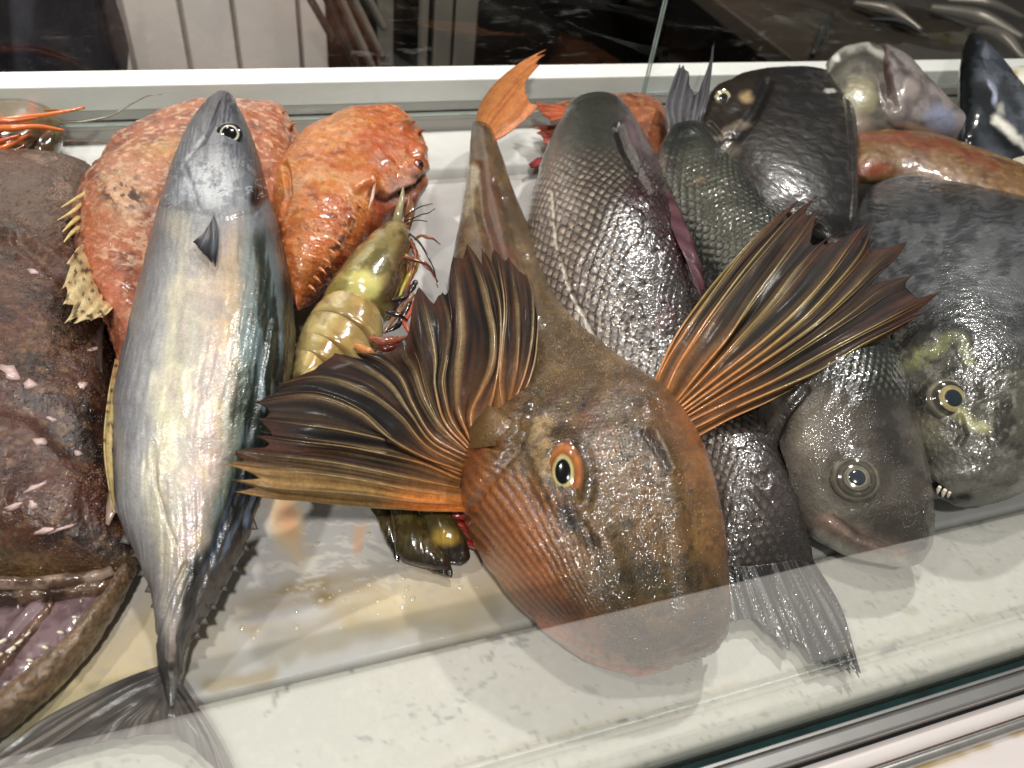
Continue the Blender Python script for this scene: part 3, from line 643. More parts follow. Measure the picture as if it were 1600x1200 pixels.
fan('tail_fin', [[(250, 1040, .016), (200, 1058, .013), (130, 1090, .011), (60, 1128, .010), (0, 1176, .008), (-40, 1202, .007)], [(252, 1050, .016), (200, 1072, .013), (130, 1112, .010), (60, 1155, .008), (0, 1190, .007), (-35, 1212, .006)],
                 [(254, 1058, .015), (205, 1088, .012), (150, 1124, .009), (95, 1162, .008), (50, 1195, .006)], [(256, 1066, .015), (215, 1100, .011), (175, 1132, .009), (140, 1166, .007)], [(258, 1072, .014), (232, 1104, .010), (210, 1125, .008), (196, 1156, .007)],
                 [(261, 1074, .014), (250, 1105, .010), (242, 1148, .008)], [(265, 1074, .014), (272, 1106, .010), (284, 1158, .008)], [(268, 1070, .014), (292, 1108, .010), (310, 1145, .008), (322, 1190, .007)],
                 [(270, 1062, .015), (302, 1110, .011), (330, 1160, .009), (350, 1215, .007)], [(272, 1050, .016), (310, 1105, .012), (345, 1160, .010), (375, 1225, .008)]],
    MATS['matte_fin'], bt, nseg=80, per=16, sag=.0004, rag=.045, color=btail, seed=2)

# ------------------------------------------------------------------ gurnard
mat('gurnard_skin', rough=.4, coat=1, coat_r=.035, bumps=[('n', 70, .2, 1.2), ('n', 420, .4, .5), ('v', 850, .5, .5)], var=[(40, .1), (420, .2)])
mat('flesh_lip', rough=.35, coat=.7, coat_r=.06, bumps=[('n', 400, .3, .4)], var=[(200, .1)])
mat('fin_membrane', rough=.65, coat=.06, coat_r=.2, spec=.2, bumps=[('n', 260, .3, .5)], var=[(70, .2), (600, .2)])
mat('ray_skin', rough=.35, coat=.5, coat_r=.1, bumps=[('n', 500, .3, .3)], var=[(160, .25)])
gt = thing('gurnard', 'big orange brown gurnard with spread dark fins, its head towards the front glass', 'fish', P(900, 800, 0))
st = [(738, 192, 768, 200, .072, .004, .004), (735, 215, 774, 218, .070, .009, .009), (732, 255, 785, 250, .062, .014, .014), (722, 325, 806, 315, .052, .020, .018), (708, 400, 836, 385, .044, .027, .022),
      (702, 470, 858, 455, .040, .032, .026), (752, 550, 890, 525, .036, .037, .028), (800, 612, 932, 582, .034, .042, .030), (800, 655, 975, 618, .033, .046, .030), (752, 700, 1036, 660, .032, .050, .030), (718, 745, 1070, 705, .032, .053, .030),
      (724, 797, 1092, 758, .031, .056, .029), (752, 856, 1112, 828, .030, .051, .028), (794, 915, 1122, 890, .028, .046, .026), (838, 962, 1127, 938, .026, .037, .023), (880, 998, 1129, 980, .023, .028, .019),
      (925, 1025, 1122, 1007, .020, .019, .015), (965, 1040, 1100, 1027, .018, .011, .010), (1000, 1046, 1065, 1038, .017, .004, .004)]
AX = [(755, 200), (765, 300), (790, 400), (830, 500), (880, 620), (930, 740), (975, 860), (1010, 960), (1030, 1045)]
def g_disp(o):
    q = o.px; qw = warp(q, 10, 40, 4); head = sst(560, 640, q[..., 1]); hd2 = sst(640, 720, q[..., 1])
    h = .0006*(fbm(o.V, 80, 4, 2)-.5)*2
    # plate ridges: left and right of the flat skull
    h = h+head*.0016*stroke(q, [(838, 640), (850, 690), (905, 790), (950, 860), (985, 960)], 14, .9)
    h = h+head*.0016*stroke(q, [(1010, 640), (1040, 700), (1052, 790), (1070, 880), (1075, 960)], 13, .9)
    h = h-head*.0012*stroke(q, [(880, 640), (930, 720), (985, 820), (1030, 920)], 40, .9)*.8
    h = h-head*.0010*blob(q, 925, 850, 20, 60, -20, .8)
    h = h-.0022*stroke(q, [(1008, 676), (1025, 700), (1042, 732)], 5, .8)+.0016*stroke(q, [(1018, 672), (1034, 700), (1050, 736)], 6, .9)
    h = h+.004*blob(q, 880, 740, 44, 60, -8, .35)-.0016*stroke(q, [(905, 700), (918, 740), (908, 785)], 7, .7)
    h = h-.0018*stroke(q, [(890, 790), (915, 830), (925, 850)], 9, .8)
    # gill cover folds on the near cheek
    h = h-.0022*stroke(q, [(832, 640), (810, 700), (775, 740), (740, 790)], 6, .8)+.0022*stroke(q, [(815, 640), (790, 700), (760, 735), (728, 780)], 13, .9)
    h = h+.003*stroke(q, [(765, 655), (785, 660), (825, 655)], 8, .8)-.003*stroke(q, [(755, 690), (780, 700), (810, 690)], 5, .8)
    # fine parallel striations fanning over the cheek
    ang = np.arctan2(q[..., 1]-1120, q[..., 0]-1010); rr = np.hypot(q[..., 0]-1010, q[..., 1]-1120)
    cheek = blob(qw, 815, 850, 100, 130, -28, .5)*sst(560, 600, q[..., 1])
    h = h+cheek*.0002*fbm(q, 1/25, 3, 44)*2*np.sin(ang*190+5*fbm(q, 1/60, 2, 7))+hd2*.00018*np.sin((q[..., 0]*.6-q[..., 1]*.8)/2.2+5*fbm(q, 1/40, 2, 17))*blob(q, 770, 740, 55, 70, 0, .6)
    # granulated skull
    wd, _ = worley(o.V, 520, 3); skull = stroke(q, AX[4:], 105, .5)*(1-cheek*.8)
    h = h+.0009*(1-np.clip(wd, 0, 1))*skull*head*.6+.0005*(fbm(o.V, 420, 2, 4)-.5)*skull
    # mouth: lip ledge along the snout
    lip = [(845, 978), (900, 1012), (960, 1034), (1010, 1040), (1055, 1028), (1110, 1004)]
    h = h-.003*stroke(q, [(a+3, b-9) for a, b in lip], 5, .8)+.001*stroke(q, lip, 8, .8)
    h = h-.004*blob(q, 1052, 1036, 10, 10, 0, .7)
    # back: paired keels on the body
    body = 1-head
    h = h+body*.003*stroke(q, [(757, 205), (772, 300), (795, 400), (840, 500)], 9, .9)-body*.003*stroke(q, [(745, 260), (752, 330), (772, 400), (805, 480)], 7, .9)-body*.002*stroke(q, [(776, 290), (808, 380), (850, 470)], 6, .9)
    return h
def g_col(o):
    q = o.px; qw = warp(q, 22, 60, 5); qs = warp(q, 8, 20, 15); n = fbm(q, 1/28, 4, 6); nf = fbm(q, 1/7, 3, 16)
    c = np.tile(srgb(92, 62, 38), n.shape+(1,)).astype(float)
    # skull olive grey brown
    sk = stroke(qw, [(850, 540), (890, 640), (950, 740), (1008, 850), (1036, 960), (1045, 1040)], 118, .5)*sst(560, 620, q[..., 1])
    cheek = 1-sk
    c = mix(c, srgb(154, 92, 60), sst(600, 660, q[..., 1])*cheek*.95)
    c = mix(c, srgb(128, 90, 58), blob(qw, 800, 720, 60, 70, 0, .7)*.6*(.4+.6*n))
    c = mix(c, srgb(110, 58, 30), stroke(q, [(722, 720), (728, 780), (745, 830)], 20, .9)*.7)
    c = mix(c, srgb(128, 66, 42), blob(qw, 738, 690, 26, 40, 0, .7)*.8)
    c = mix(c, srgb(166, 98, 80), blob(qw, 880, 985, 70, 40, 30, .8)*.8); c = mix(c, srgb(190, 132, 116), stroke(q, [(845, 975), (900, 1012), (960, 1036), (1010, 1045), (1120, 1005)], 14, .8)*.85)
    c = mix(c, srgb(166, 112, 78), stroke(qw, [(1098, 740), (1115, 830), (1122, 940)], 26, .9)*.65)
    c = mix(c, srgb(178, 128, 76), blob(qw, 1090, 850, 14, 40, 0, .9)*.6)
    c = mix(c, srgb(88, 72, 44), sk*(.6+.35*n)); c = mix(c, srgb(60, 40, 24), sk*sst(.5, .62, n)*.5); c = mix(c, srgb(112, 78, 44), sk*sst(.52, .64, fbm(q, 1/50, 4, 71))*.55)
    c = mix(c, srgb(88, 44, 24), blob(qw, 900, 640, 70, 40, 0, .6)*.45*sst(.4, .6, n)); c = mix(c, srgb(120, 92, 46), blob(qw, 865, 560, 50, 34, 0, .7)*.6)
    c = mix(c, srgb(120, 92, 60), stroke(qw, [(1048, 830), (1066, 900), (1075, 950)], 9, .9)*.5)
    # stripes of the cheek
    ang = np.arctan2(q[..., 1]-1120, q[..., 0]-1010); ck = blob(qw, 815, 850, 100, 130, -28, .5)*sst(560, 600, q[..., 1])
    sstr = np.sin(ang*190+5*fbm(q, 1/60, 2, 7)); c = mix(c, srgb(96, 46, 26), ck*sst(.1, .9, -sstr)*.45*sst(.3, .55, n)); c = mix(c, srgb(206, 138, 84), ck*sst(.2, .9, sstr)*.3)
    c = mix(c, srgb(96, 46, 34), blob(qw, 862, 945, 44, 26, 24, .8)*.5); c = mix(c, srgb(62, 36, 24), blob(qs, 880, 952, 24, 14, 10, .7)*.5)
    # dark patch below the eye and nape marks
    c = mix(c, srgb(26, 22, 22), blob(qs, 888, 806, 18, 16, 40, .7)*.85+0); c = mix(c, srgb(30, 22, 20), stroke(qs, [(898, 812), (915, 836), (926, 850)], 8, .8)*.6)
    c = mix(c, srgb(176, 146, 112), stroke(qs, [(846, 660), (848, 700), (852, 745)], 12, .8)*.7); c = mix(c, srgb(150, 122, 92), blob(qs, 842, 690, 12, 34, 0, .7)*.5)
    c = mix(c, srgb(40, 26, 18), stroke(qs, [(1010, 680), (1028, 705), (1044, 738)], 6, .8)*.8)
    pass
    for k in range(3): c = mix(c, srgb(34, 26, 20), sst(.66, .72, fbm(q, 1/13, 3, 60+k))*.45*sk)
    # body
    bd = sst(620, 560, q[..., 1]); bc = np.tile(srgb(88, 66, 42), n.shape+(1,)).astype(float)
    bc = mix(bc, srgb(122, 94, 62), sst(.45, .65, n)*.6); bc = mix(bc, srgb(96, 46, 28), stroke(qw, [(756, 260), (768, 330), (790, 410)], 12, .9)*.7)
    bc = mix(bc, srgb(176, 164, 142), stroke(qs, [(736, 262), (732, 300), (726, 340)], 8, .8)*.7); bc = mix(bc, srgb(70, 48, 26), sst(260, 200, q[..., 1])*.6)
    bc = mix(bc, srgb(60, 44, 26), sst(.5, .7, fbm(q, 1/9, 3, 77))*.4)
    c = mix(c, 0, bd*0)*(1-bd[..., None])+bc*bd[..., None]
    c = c*(.82+.36*nf)[..., None]
    return c
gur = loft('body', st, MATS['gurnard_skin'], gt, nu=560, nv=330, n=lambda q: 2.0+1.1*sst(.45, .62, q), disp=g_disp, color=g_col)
skullm = lambda p: stroke(p, [(850, 560), (900, 640), (960, 740), (1000, 850), (1020, 960), (1030, 1030)], 100, .5)*(.25+.75*sst(.4, .62, fbm(p, 1/24, 3, 4)))
sprinkle('bony_grains', gur, lambda p: skullm(p)*sst(540, 640, p[..., 1]), 8000, .0003, .0006, MATS['bead'], gt, 1.05)
sprinkle('wet_glints', gur, lambda p: stroke(p, [(900, 560), (960, 640), (1000, 740), (1000, 850), (990, 1000)], 50, .8), 2600, .0004, .0009, MATS['bead'], gt, 1.3, .8)
sprinkle('wet_glints', gur, lambda p: blob(p, 860, 870, 90, 110, -30, .8)*.5+stroke(p, [(850, 560), (880, 540), (940, 570)], 26, .9), 500, .0003, .0006, MATS['bead'], gt, 1.3, .8)
loft('lower_lip', [(838, 972, 842, 968, .012, .001, .001), (868, 1000, 876, 990, .013, .004, .003), (915, 1030, 925, 1016, .013, .005, .004), (965, 1048, 972, 1030, .013, .005, .004), (1010, 1055, 1012, 1036, .013, .005, .004), (1046, 1046, 1044, 1030, .013, .004, .004), (1058, 1036, 1054, 1030, .013, .001, .001)],
     MATS['flesh_lip'], gt, nu=110, nv=40, disp=lambda o: .0012*(fbm(o.V, 160, 3, 3)-.5), color=lambda o: mix(np.tile(srgb(176, 112, 96), o.w.shape+(1,)), srgb(140, 82, 70), sst(.45, .6, fbm(o.px, 1/9, 3, 5))*.6))
loft('lower_lip', [(1062, 1034, 1064, 1026, .013, .001, .001), (1080, 1032, 1080, 1018, .013, .004, .004), (1105, 1020, 1102, 1008, .014, .004, .004), (1122, 1004, 1116, 996, .015, .003, .003), (1128, 990, 1124, 986, .016, .001, .001)],
     MATS['flesh_lip'], gt, nu=60, nv=30, disp=lambda o: .0012*(fbm(o.V, 160, 3, 3)-.5), color=lambda o: np.tile(srgb(170, 112, 96), o.w.shape+(1,)))
eye(gt, gur, 879, 739, 25, pupil=.47, asp=1.6, cols=[(0, (10, 10, 12)), (.46, (12, 12, 14)), (.50, (170, 158, 120)), (.54, (196, 184, 140)), (.66, (168, 144, 96)), (.72, (120, 76, 44)), (.80, (164, 92, 54)), (1.0, (168, 112, 76)), (1.12, (146, 88, 60)), (1.25, (110, 76, 54))], bulge=.32, normal=(-.45, -.35, .82), lift=-.0008)

RED = srgb(96, 56, 38); TAN = srgb(150, 126, 96); ORG = srgb(160, 104, 62); DRK = srgb(27, 20, 17)
def fincol(base_org, edge_lo=False, tipred=True, sd=0, yl=False):
    def f(o):
        t, fr = o.t, o.fr; n = fbm(np.stack([o.k*3.1, o.t*2.2], -1), 1, 4, sd); c = np.tile(DRK, t.shape+(1,)).astype(float)
        c = mix(c, srgb(15, 11, 9), sst(.45, .65, n)*.8)
        st_ = fbm(np.stack([o.k*9., o.t*1.6], -1), 1, 3, sd+4); c = mix(c, srgb(84, 60, 42), sst(.52, .68, st_)*.5)
        c = mix(c, srgb(78, 42, 28), sst(.55, .7, fbm(np.stack([o.k*7+9, o.t*1.2], -1), 1, 3, sd+8))*.6)
        c = mix(c, TAN*.62, sst(.42, .05, fr)*(.2+1.1*sst(.35, .65, vn(np.stack([o.k*1.1, o.t*.4], -1), 1, sd+2)))*sst(1.0, .55, t)); c = mix(c, srgb(150, 128, 84), sst(.14, .0, np.abs(fr-.55))*sst(.5, .7, vn(np.stack([np.round(o.k)*1.7, o.t*.2], -1), 1, sd+12))*sst(.9, .5, t)*.35)
        c = mix(c, ORG*.75, sst(.45, .0, t)*base_org*(.3+.7*(1-fr)))
        if tipred: c = mix(c, srgb(84, 48, 38), sst(.82, 1, t)*.5*sst(.4, .6, n))
        if edge_lo: c = mix(c, srgb(166, 130, 88), sst(3.4, 1.2, o.k)*.75*(.5+.5*sst(.4, .6, st_)))
        if edge_lo: c = mix(c, srgb(206, 112, 50), sst(3.0, .6, o.k)*sst(.5, .2, t)*.85)
        return c*(.8+.4*fbm(o.px, 1/6, 2, 5))[..., None]
    return f
def raycol(a, b, tip):
    def f(q): return a[None]*(1-sst(.15, .45, q)[:, None])+b[None]*sst(.15, .45, q)[:, None]*(1-sst(.6, .95, q)[:, None])+tip[None]*sst(.6, .95, q)[:, None]
    return f
def add_rays(fn, rr, seed=0, a=ORG, b=TAN, tip=RED*.7, skip=()):
    R = fn.R
    for i in range(len(R)):
        if i in skip: continue
        p = R[i]; j = min(i+1, len(R)-1); lift = np.array([0, 0, .0005])
        r0 = rr*(.8+.5*((i*37+seed) % 10)/10)
        tube('fin_ray', p[::3]+lift, [r0*1.0, r0*1.05, r0*.8, r0*.5, r0*.2], MATS['ray_skin'], fn.ob, raycol(a, b*(.75+.4*((i*13+seed) % 7)/7), tip), nu=40, nv=8, flat=.6, wob=.25)
        if i+1 < len(R):                               # the finer branch beside each ray
            if i % 2 and seed == 1: continue
            g = np.linspace(.02, .30, len(p))[:, None]
            pp = p*(1-g)+R[j]*g
            tube('fin_ray', pp[2::3]+lift*.4, [r0*.5, r0*.6, r0*.45, r0*.15], MATS['ray_skin'], fn.ob, raycol(a*.7, b*.6, tip*.8), nu=36, nv=6, flat=.6)
Lr = [[(722, 801, .030), (650, 797, .045), (570, 793, .060), (453, 782, .082), (361, 767, .090)],
      [(716, 790, .034), (640, 784, .052), (577, 775, .066), (450, 766, .088), (355, 748, .094)],
      [(712, 778, .037), (650, 768, .054), (570, 752, .072), (450, 738, .092), (357, 726, .097)],
      [(709, 765, .040), (640, 748, .058), (545, 728, .076), (450, 716, .094), (364, 704, .100)],
      [(709, 752, .043), (650, 722, .060), (565, 703, .076), (480, 692, .092), (402, 682, .099)],
      [(710, 744, .045), (655, 714, .060), (590, 685, .074), (500, 668, .090), (398, 654, .100)],
      [(711, 738, .046), (662, 715, .061), (612, 688, .072), (560, 645, .084), (490, 620, .094), (398, 628, .100)],
      [(713, 730, .048), (665, 697, .062), (625, 650, .074), (570, 612, .086), (500, 590, .094), (432, 602, .099)],
      [(716, 722, .050), (672, 690, .062), (640, 645, .074), (607, 600, .084), (560, 570, .092), (519, 552, .095)],
      [(719, 715, .052), (676, 682, .062), (645, 632, .074), (622, 585, .084), (590, 560, .092), (560, 552, .095)],
      [(721, 710, .053), (690, 668, .062), (662, 620, .073), (648, 580, .082), (634, 555, .090), (628, 530, .094)],
      [(723, 706, .054), (692, 655, .063), (680, 607, .073), (680, 560, .082), (668, 500, .090), (655, 450, .094)],
      [(725, 702, .055), (704, 655, .062), (692, 608, .072), (698, 556, .081), (702, 501, .088), (690, 455, .092)],
      [(727, 699, .056), (716, 640, .064), (714, 590, .072), (720, 530, .080), (716, 460, .087), (708, 400, .090)],
      [(729, 694, .058), (736, 645, .066), (752, 610, .073), (766, 580, .079), (772, 530, .085), (762, 475, .089), (748, 425, .091), (731, 384, .092)],
      [(745, 680, .060), (764, 640, .068), (776, 590, .076), (782, 530, .084), (778, 460, .090), (752, 388, .093)],
      [(786, 643, .066), (781, 600, .074), (784, 540, .083), (788, 480, .089), (782, 430, .092), (772, 388, .094)],
      [(790, 643, .066), (803, 600, .073), (810, 540, .081), (808, 480, .088), (800, 430, .092), (794, 402, .093)],
      [(795, 642, .066), (815, 600, .072), (828, 550, .079), (833, 500, .085), (830, 455, .089), (822, 430, .091)],
      [(797, 642, .065), (820, 610, .070), (834, 570, .076), (839, 530, .081), (840, 495, .085), (836, 470, .087)]]
for _k in range(15): Lr[_k][0] = (Lr[_k][0][0]+12, Lr[_k][0][1]-1, Lr[_k][0][2]+.004)
lf = fan('pectoral_fin', Lr, MATS['fin_membrane'], gt, nseg=110, per=10, sag=.0018, rag=.075, thick=.0006, color=fincol(.9, True, sd=3), ripple=.003, seed=3)
lf.ob['label'] = 'pectoral fin spread to the left, fanned and folded upwards'
add_rays(lf, .00062, 1)
Rr = [[(1011, 630, .062), (1026, 590, .072), (1048, 540, .080), (1080, 490, .084), (1128, 428, .084), (1180, 370, .092), (1228, 326, .097)],
      [(1016, 626, .063), (1034, 580, .073), (1070, 520, .081), (1115, 455, .086), (1165, 390, .091), (1215, 340, .097), (1246, 315, .099)],
      [(1034, 632, .063), (1050, 590, .072), (1085, 530, .081), (1130, 465, .087), (1185, 395, .094), (1240, 335, .100), (1277, 305, .102)],
      [(1048, 638, .060), (1090, 585, .074), (1134, 532, .083), (1176, 469, .088), (1222, 406, .097), (1256, 360, .101), (1283, 320, .103)],
      [(1050, 641, .060), (1100, 590, .072), (1150, 535, .077), (1200, 480, .089), (1250, 415, .098), (1290, 375, .101), (1310, 362, .102)],
      [(1053, 645, .059), (1115, 595, .071), (1190, 535, .081), (1240, 490, .091), (1290, 435, .098), (1330, 380, .102), (1356, 346, .104)],
      [(1056, 649, .058), (1125, 600, .070), (1200, 545, .082), (1255, 498, .092), (1305, 445, .098), (1345, 395, .102), (1365, 350, .103)],
      [(1058, 654, .056), (1130, 606, .069), (1200, 560, .080), (1270, 510, .092), (1330, 455, .098), (1380, 405, .100), (1412, 382, .101)],
      [(1060, 659, .055), (1140, 612, .068), (1200, 578, .077), (1260, 539, .088), (1330, 490, .096), (1375, 455, .099), (1419, 434, .100)],
      [(1064, 665, .053), (1140, 628, .066), (1200, 600, .073), (1290, 550, .088), (1370, 508, .096), (1420, 482, .098), (1464, 459, .098)],
      [(1070, 677, .051), (1140, 642, .063), (1200, 615, .070), (1275, 582, .082), (1345, 540, .091), (1400, 512, .094), (1458, 480, .095)],
      [(1076, 690, .048), (1140, 655, .059), (1200, 628, .066), (1240, 606, .072), (1300, 575, .082), (1360, 540, .088), (1420, 505, .091)]]
rf = fan('pectoral_fin', Rr, MATS['fin_membrane'], gt, nseg=110, per=12, sag=.0017, rag=.15, thick=.0006, color=fincol(1.0, sd=9), ripple=.0022, seed=6)
rf.ob['label'] = 'pectoral fin raised to the right with a torn outer edge'
add_rays(rf, .0008, 4, a=srgb(176, 112, 64), b=srgb(146, 124, 78), tip=srgb(104, 56, 36))
# tail fin and small fins
def tcol(o):
    c = np.tile(srgb(170, 106, 66), o.t.shape+(1,)).astype(float); c = mix(c, srgb(200, 134, 110), sst(3.5, 6, o.k)*.8); c = mix(c, srgb(126, 84, 40), sst(2.6, .0, o.k)*sst(.9, .3, o.t)*.7)
    return mix(c, srgb(130, 70, 36), sst(.5, .65, fbm(np.stack([o.k*5, o.t*2], -1), 1, 3, 4))*.5)
tf = fan('tail_fin', [[(740, 205, .072), (752, 160, .080), (790, 115, .090), (830, 88, .098), (852, 78, .101)], [(746, 210, .072), (762, 168, .080), (800, 122, .090), (836, 92, .097), (850, 86, .100)], [(752, 212, .072), (774, 176, .079), (804, 138, .087), (830, 112, .092), (842, 102, .095)],
                  [(758, 214, .071), (780, 190, .077), (800, 165, .083), (812, 145, .086), (820, 134, .088)], [(764, 215, .071), (786, 196, .076), (806, 176, .080), (818, 160, .083), (824, 148, .085)], [(768, 216, .070), (790, 202, .074), (812, 186, .078), (830, 172, .081), (840, 164, .082)], [(770, 218, .069), (785, 212, .071), (800, 202, .074), (818, 188, .077), (834, 174, .079)], [(771, 222, .067), (776, 220, .068), (784, 214, .070), (792, 208, .072), (800, 202, .073)]],
    MATS['fin_membrane'], gt, nseg=50, per=10, sag=.0006, rag=.05, color=tcol, seed=9)
flap('shoulder_flap', [(734, 668), (762, 632), (790, 646), (826, 654), (832, 676), (790, 694), (736, 700)], MATS['gurnard_skin'], gt, [.070, .082, .084, .086, .082, .078, .070], (124, 92, 58), bulge=.006)
flap('belly_fin', [(700, 790), (722, 796), (742, 830), (770, 862), (760, 868), (735, 845), (706, 812)], MATS['fin_membrane'], gt, .012, (168, 84, 70))
flap('shoulder_spine', [(1036, 606), (1060, 576), (1064, 572), (1050, 600), (1040, 622)], MATS['ray_skin'], gt, .058, (176, 160, 120))

# ------------------------------------------------------------------ scaled fish
mat('scaly_skin', rough=.3, coat=.8, coat_r=.05, bumps=[('n', 90, .2, 1.2), ('n', 420, .35, .5), ('f', 700, .6, .45)], var=[(60, .08), (500, .15)])
mat('black_skin', rough=.36, coat=.45, coat_r=.1, bumps=[('n', 120, .3, 1.0), ('n', 700, .4, .4)], var=[(70, .15), (400, .2)])
mat('glossy_wet', rough=.15, coat=1, coat_r=.04, bumps=[('n', 300, .3, .4)], var=[(200, .15)])

# bream behind the gurnard: snout up at the back rail, tail out by the front glass
t9 = thing('sea_bream', 'long grey bream with coarse scales and a maroon back fin, passing under the gurnard', 'fish', P(1000, 500, 0))
st = [(918, 156, 940, 155, .075, .004, .004), (896, 163, 960, 162, .074, .014, .014), (876, 188, 982, 182, .070, .024, .022), (856, 226, 1003, 220, .064, .033, .028), (838, 280, 1026, 270, .057, .040, .032),
      (825, 345, 1048, 325, .051, .045, .034), (822, 410, 1072, 382, .046, .048, .034), (834, 470, 1092, 432, .039, .046, .034), (868, 540, 1112, 490, .031, .040, .028), (928, 620, 1146, 560, .024, .032, .022),
      (1008, 690, 1190, 640, .022, .029, .020), (1072, 745, 1216, 715, .023, .027, .020), (1102, 800, 1236, 775, .023, .024, .018), (1112, 845, 1256, 826, .018, .016, .014), (1118, 885, 1268, 868, .013, .008, .008), (1121, 905, 1272, 890, .011, .003, .003)]
def sc_uv(o, per):
    k = 1+.35*(o.q-.45); return o.dist/per*k, o.arc/per*.92*(.85+.3*o.q)
def s9_disp(o):
    q = o.px; a, b = sc_uv(o, .0068); H, R = scales(-a+40+1.2*fbm(q, 1/90, 3, 3), b+1.2*fbm(q, 1/90, 3, 8)); m = sst(215, 290, q[..., 1])
    m = m*(1-.75*sst(.58, .66, fbm(warp(q, 8, 20), 1/34, 3, 77)))
    h = .0010*H*m*(.5+fbm(q, 1/14, 3, 88))-.0010*(1-m)*.4+.0008*(fbm(o.V, 70, 3, 8)-.5)
    h = h-.005*stroke(q, [(966, 200), (975, 228), (992, 262), (1012, 300)], 7, .7)+.003*stroke(q, [(985, 195), (1000, 240), (1028, 290)], 10, .9)
    h = h-.0012*stroke(q, [(862, 300), (868, 380), (890, 450), (930, 530), (985, 600)], 3, .8)
    return h
def s9_col(o):
    q = o.px; a, b = sc_uv(o, .0068); H, R = scales(-a+40+1.2*fbm(q, 1/90, 3, 3), b+1.2*fbm(q, 1/90, 3, 8)); m = sst(215, 290, q[..., 1]); n = fbm(q, 1/45, 4, 2)
    qw = warp(q, 16, 50, 3)
    ctr = pchip(np.array([150., 280, 400, 500, 600, 720, 900]), np.array([930., 940, 958, 985, 1045, 1140, 1195]), np.clip(q[..., 1], 151, 899).ravel()).reshape(n.shape); x = qw[..., 0]-ctr
    c = np.tile(srgb(78, 69, 66), n.shape+(1,)).astype(float); c = mix(c, srgb(134, 118, 110), sst(20, -90, x)*.7); c = mix(c, srgb(52, 46, 44), sst(-10, 70, x)*.65)
    c = mix(c, srgb(58, 62, 56), sst(300, 200, qw[..., 1])*sst(70, -10, x)*.9); c = mix(c, srgb(112, 96, 102), blob(qw, 1000, 230, 16, 60, -20, .7)*.8)
    c = mix(c, srgb(22, 18, 20), stroke(q, [(966, 196), (975, 228), (992, 262), (1008, 300)], 7, .7)); c = mix(c, srgb(60, 28, 36), stroke(qw, [(1000, 300), (1030, 330), (1075, 400), (1100, 450)], 22, .7)*.9)
    c = mix(c, srgb(92, 30, 40), blob(qw, 1034, 495, 14, 24, 0, .9)*.5); pass
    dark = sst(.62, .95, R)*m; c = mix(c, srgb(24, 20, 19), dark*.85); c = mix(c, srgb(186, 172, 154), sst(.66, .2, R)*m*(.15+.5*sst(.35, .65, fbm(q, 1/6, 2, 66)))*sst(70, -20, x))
    c = mix(c, srgb(210, 200, 186), stroke(q, [(862, 300), (868, 380), (890, 450), (930, 530), (985, 600)], 2.5, .8)*.6*sst(.4, .5, vn(q, 1/9, 3)))
    c = mix(c, srgb(72, 66, 66), sst(640, 800, q[..., 1])*.6)
    return c*(.85+.3*fbm(q, 1/9, 3, 5))[..., None]
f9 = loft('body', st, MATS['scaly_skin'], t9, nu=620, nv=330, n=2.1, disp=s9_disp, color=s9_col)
fan('dorsal_fin', [[(1002, 262, .082), (1022, 268, .083), (1036, 280, .080)], [(1016, 292, .086), (1040, 296, .086), (1052, 308, .080)], [(1030, 320, .086), (1058, 326, .086), (1068, 340, .078)], [(1046, 350, .084), (1074, 362, .084), (1084, 378, .076)], [(1060, 382, .082), (1088, 400, .080), (1096, 416, .074)], [(1074, 412, .078), (1094, 430, .076), (1100, 446, .072)], [(1082, 440, .074), (1094, 462, .070), (1097, 476, .066)]],
    MATS['fin_membrane'], t9, nseg=24, per=8, sag=.001, rag=.1, color=lambda o: mix(np.tile(srgb(66, 30, 42), o.t.shape+(1,)), srgb(110, 78, 84), (1-o.fr)*.5))
def t9c(o):
    c = np.tile(srgb(44, 41, 42), o.t.shape+(1,)).astype(float); c = mix(c, srgb(120, 118, 118), sst(.5, .62, fbm(np.stack([o.k*7, o.t*1.3], -1), 1, 3, 32))*.7); c = mix(c, srgb(34, 34, 38), sst(.55, .85, o.t)*sst(3, 7, o.k)); return mix(c, srgb(44, 42, 44), sst(.5, .65, fbm(np.stack([o.k*6, o.t*2], -1), 1, 3, 2))*.6)
fan('tail_fin', [[(1122, 880, .014), (1126, 920, .012), (1131, 968, .010)], [(1134, 882, .016), (1142, 930, .013), (1150, 974, .010)], [(1148, 884, .018), (1160, 930, .014), (1172, 968, .010)], [(1162, 885, .019), (1182, 935, .014), (1202, 990, .010)], [(1178, 884, .020), (1206, 945, .014), (1234, 1018, .010)],
                 [(1192, 882, .020), (1216, 940, .014), (1243, 1000, .010)], [(1208, 880, .020), (1238, 950, .015), (1272, 1036, .010)], [(1222, 878, .019), (1256, 950, .015), (1300, 1040, .010)], [(1236, 874, .018), (1276, 950, .015), (1328, 1052, .010)], [(1250, 870, .016), (1292, 940, .014), (1342, 1058, .010)], [(1262, 862, .014), (1304, 930, .013), (1345, 1052, .010)]],
    MATS['scaly_skin'], t9, nseg=70, per=9, sag=.0009, rag=.06, color=t9c, seed=5)

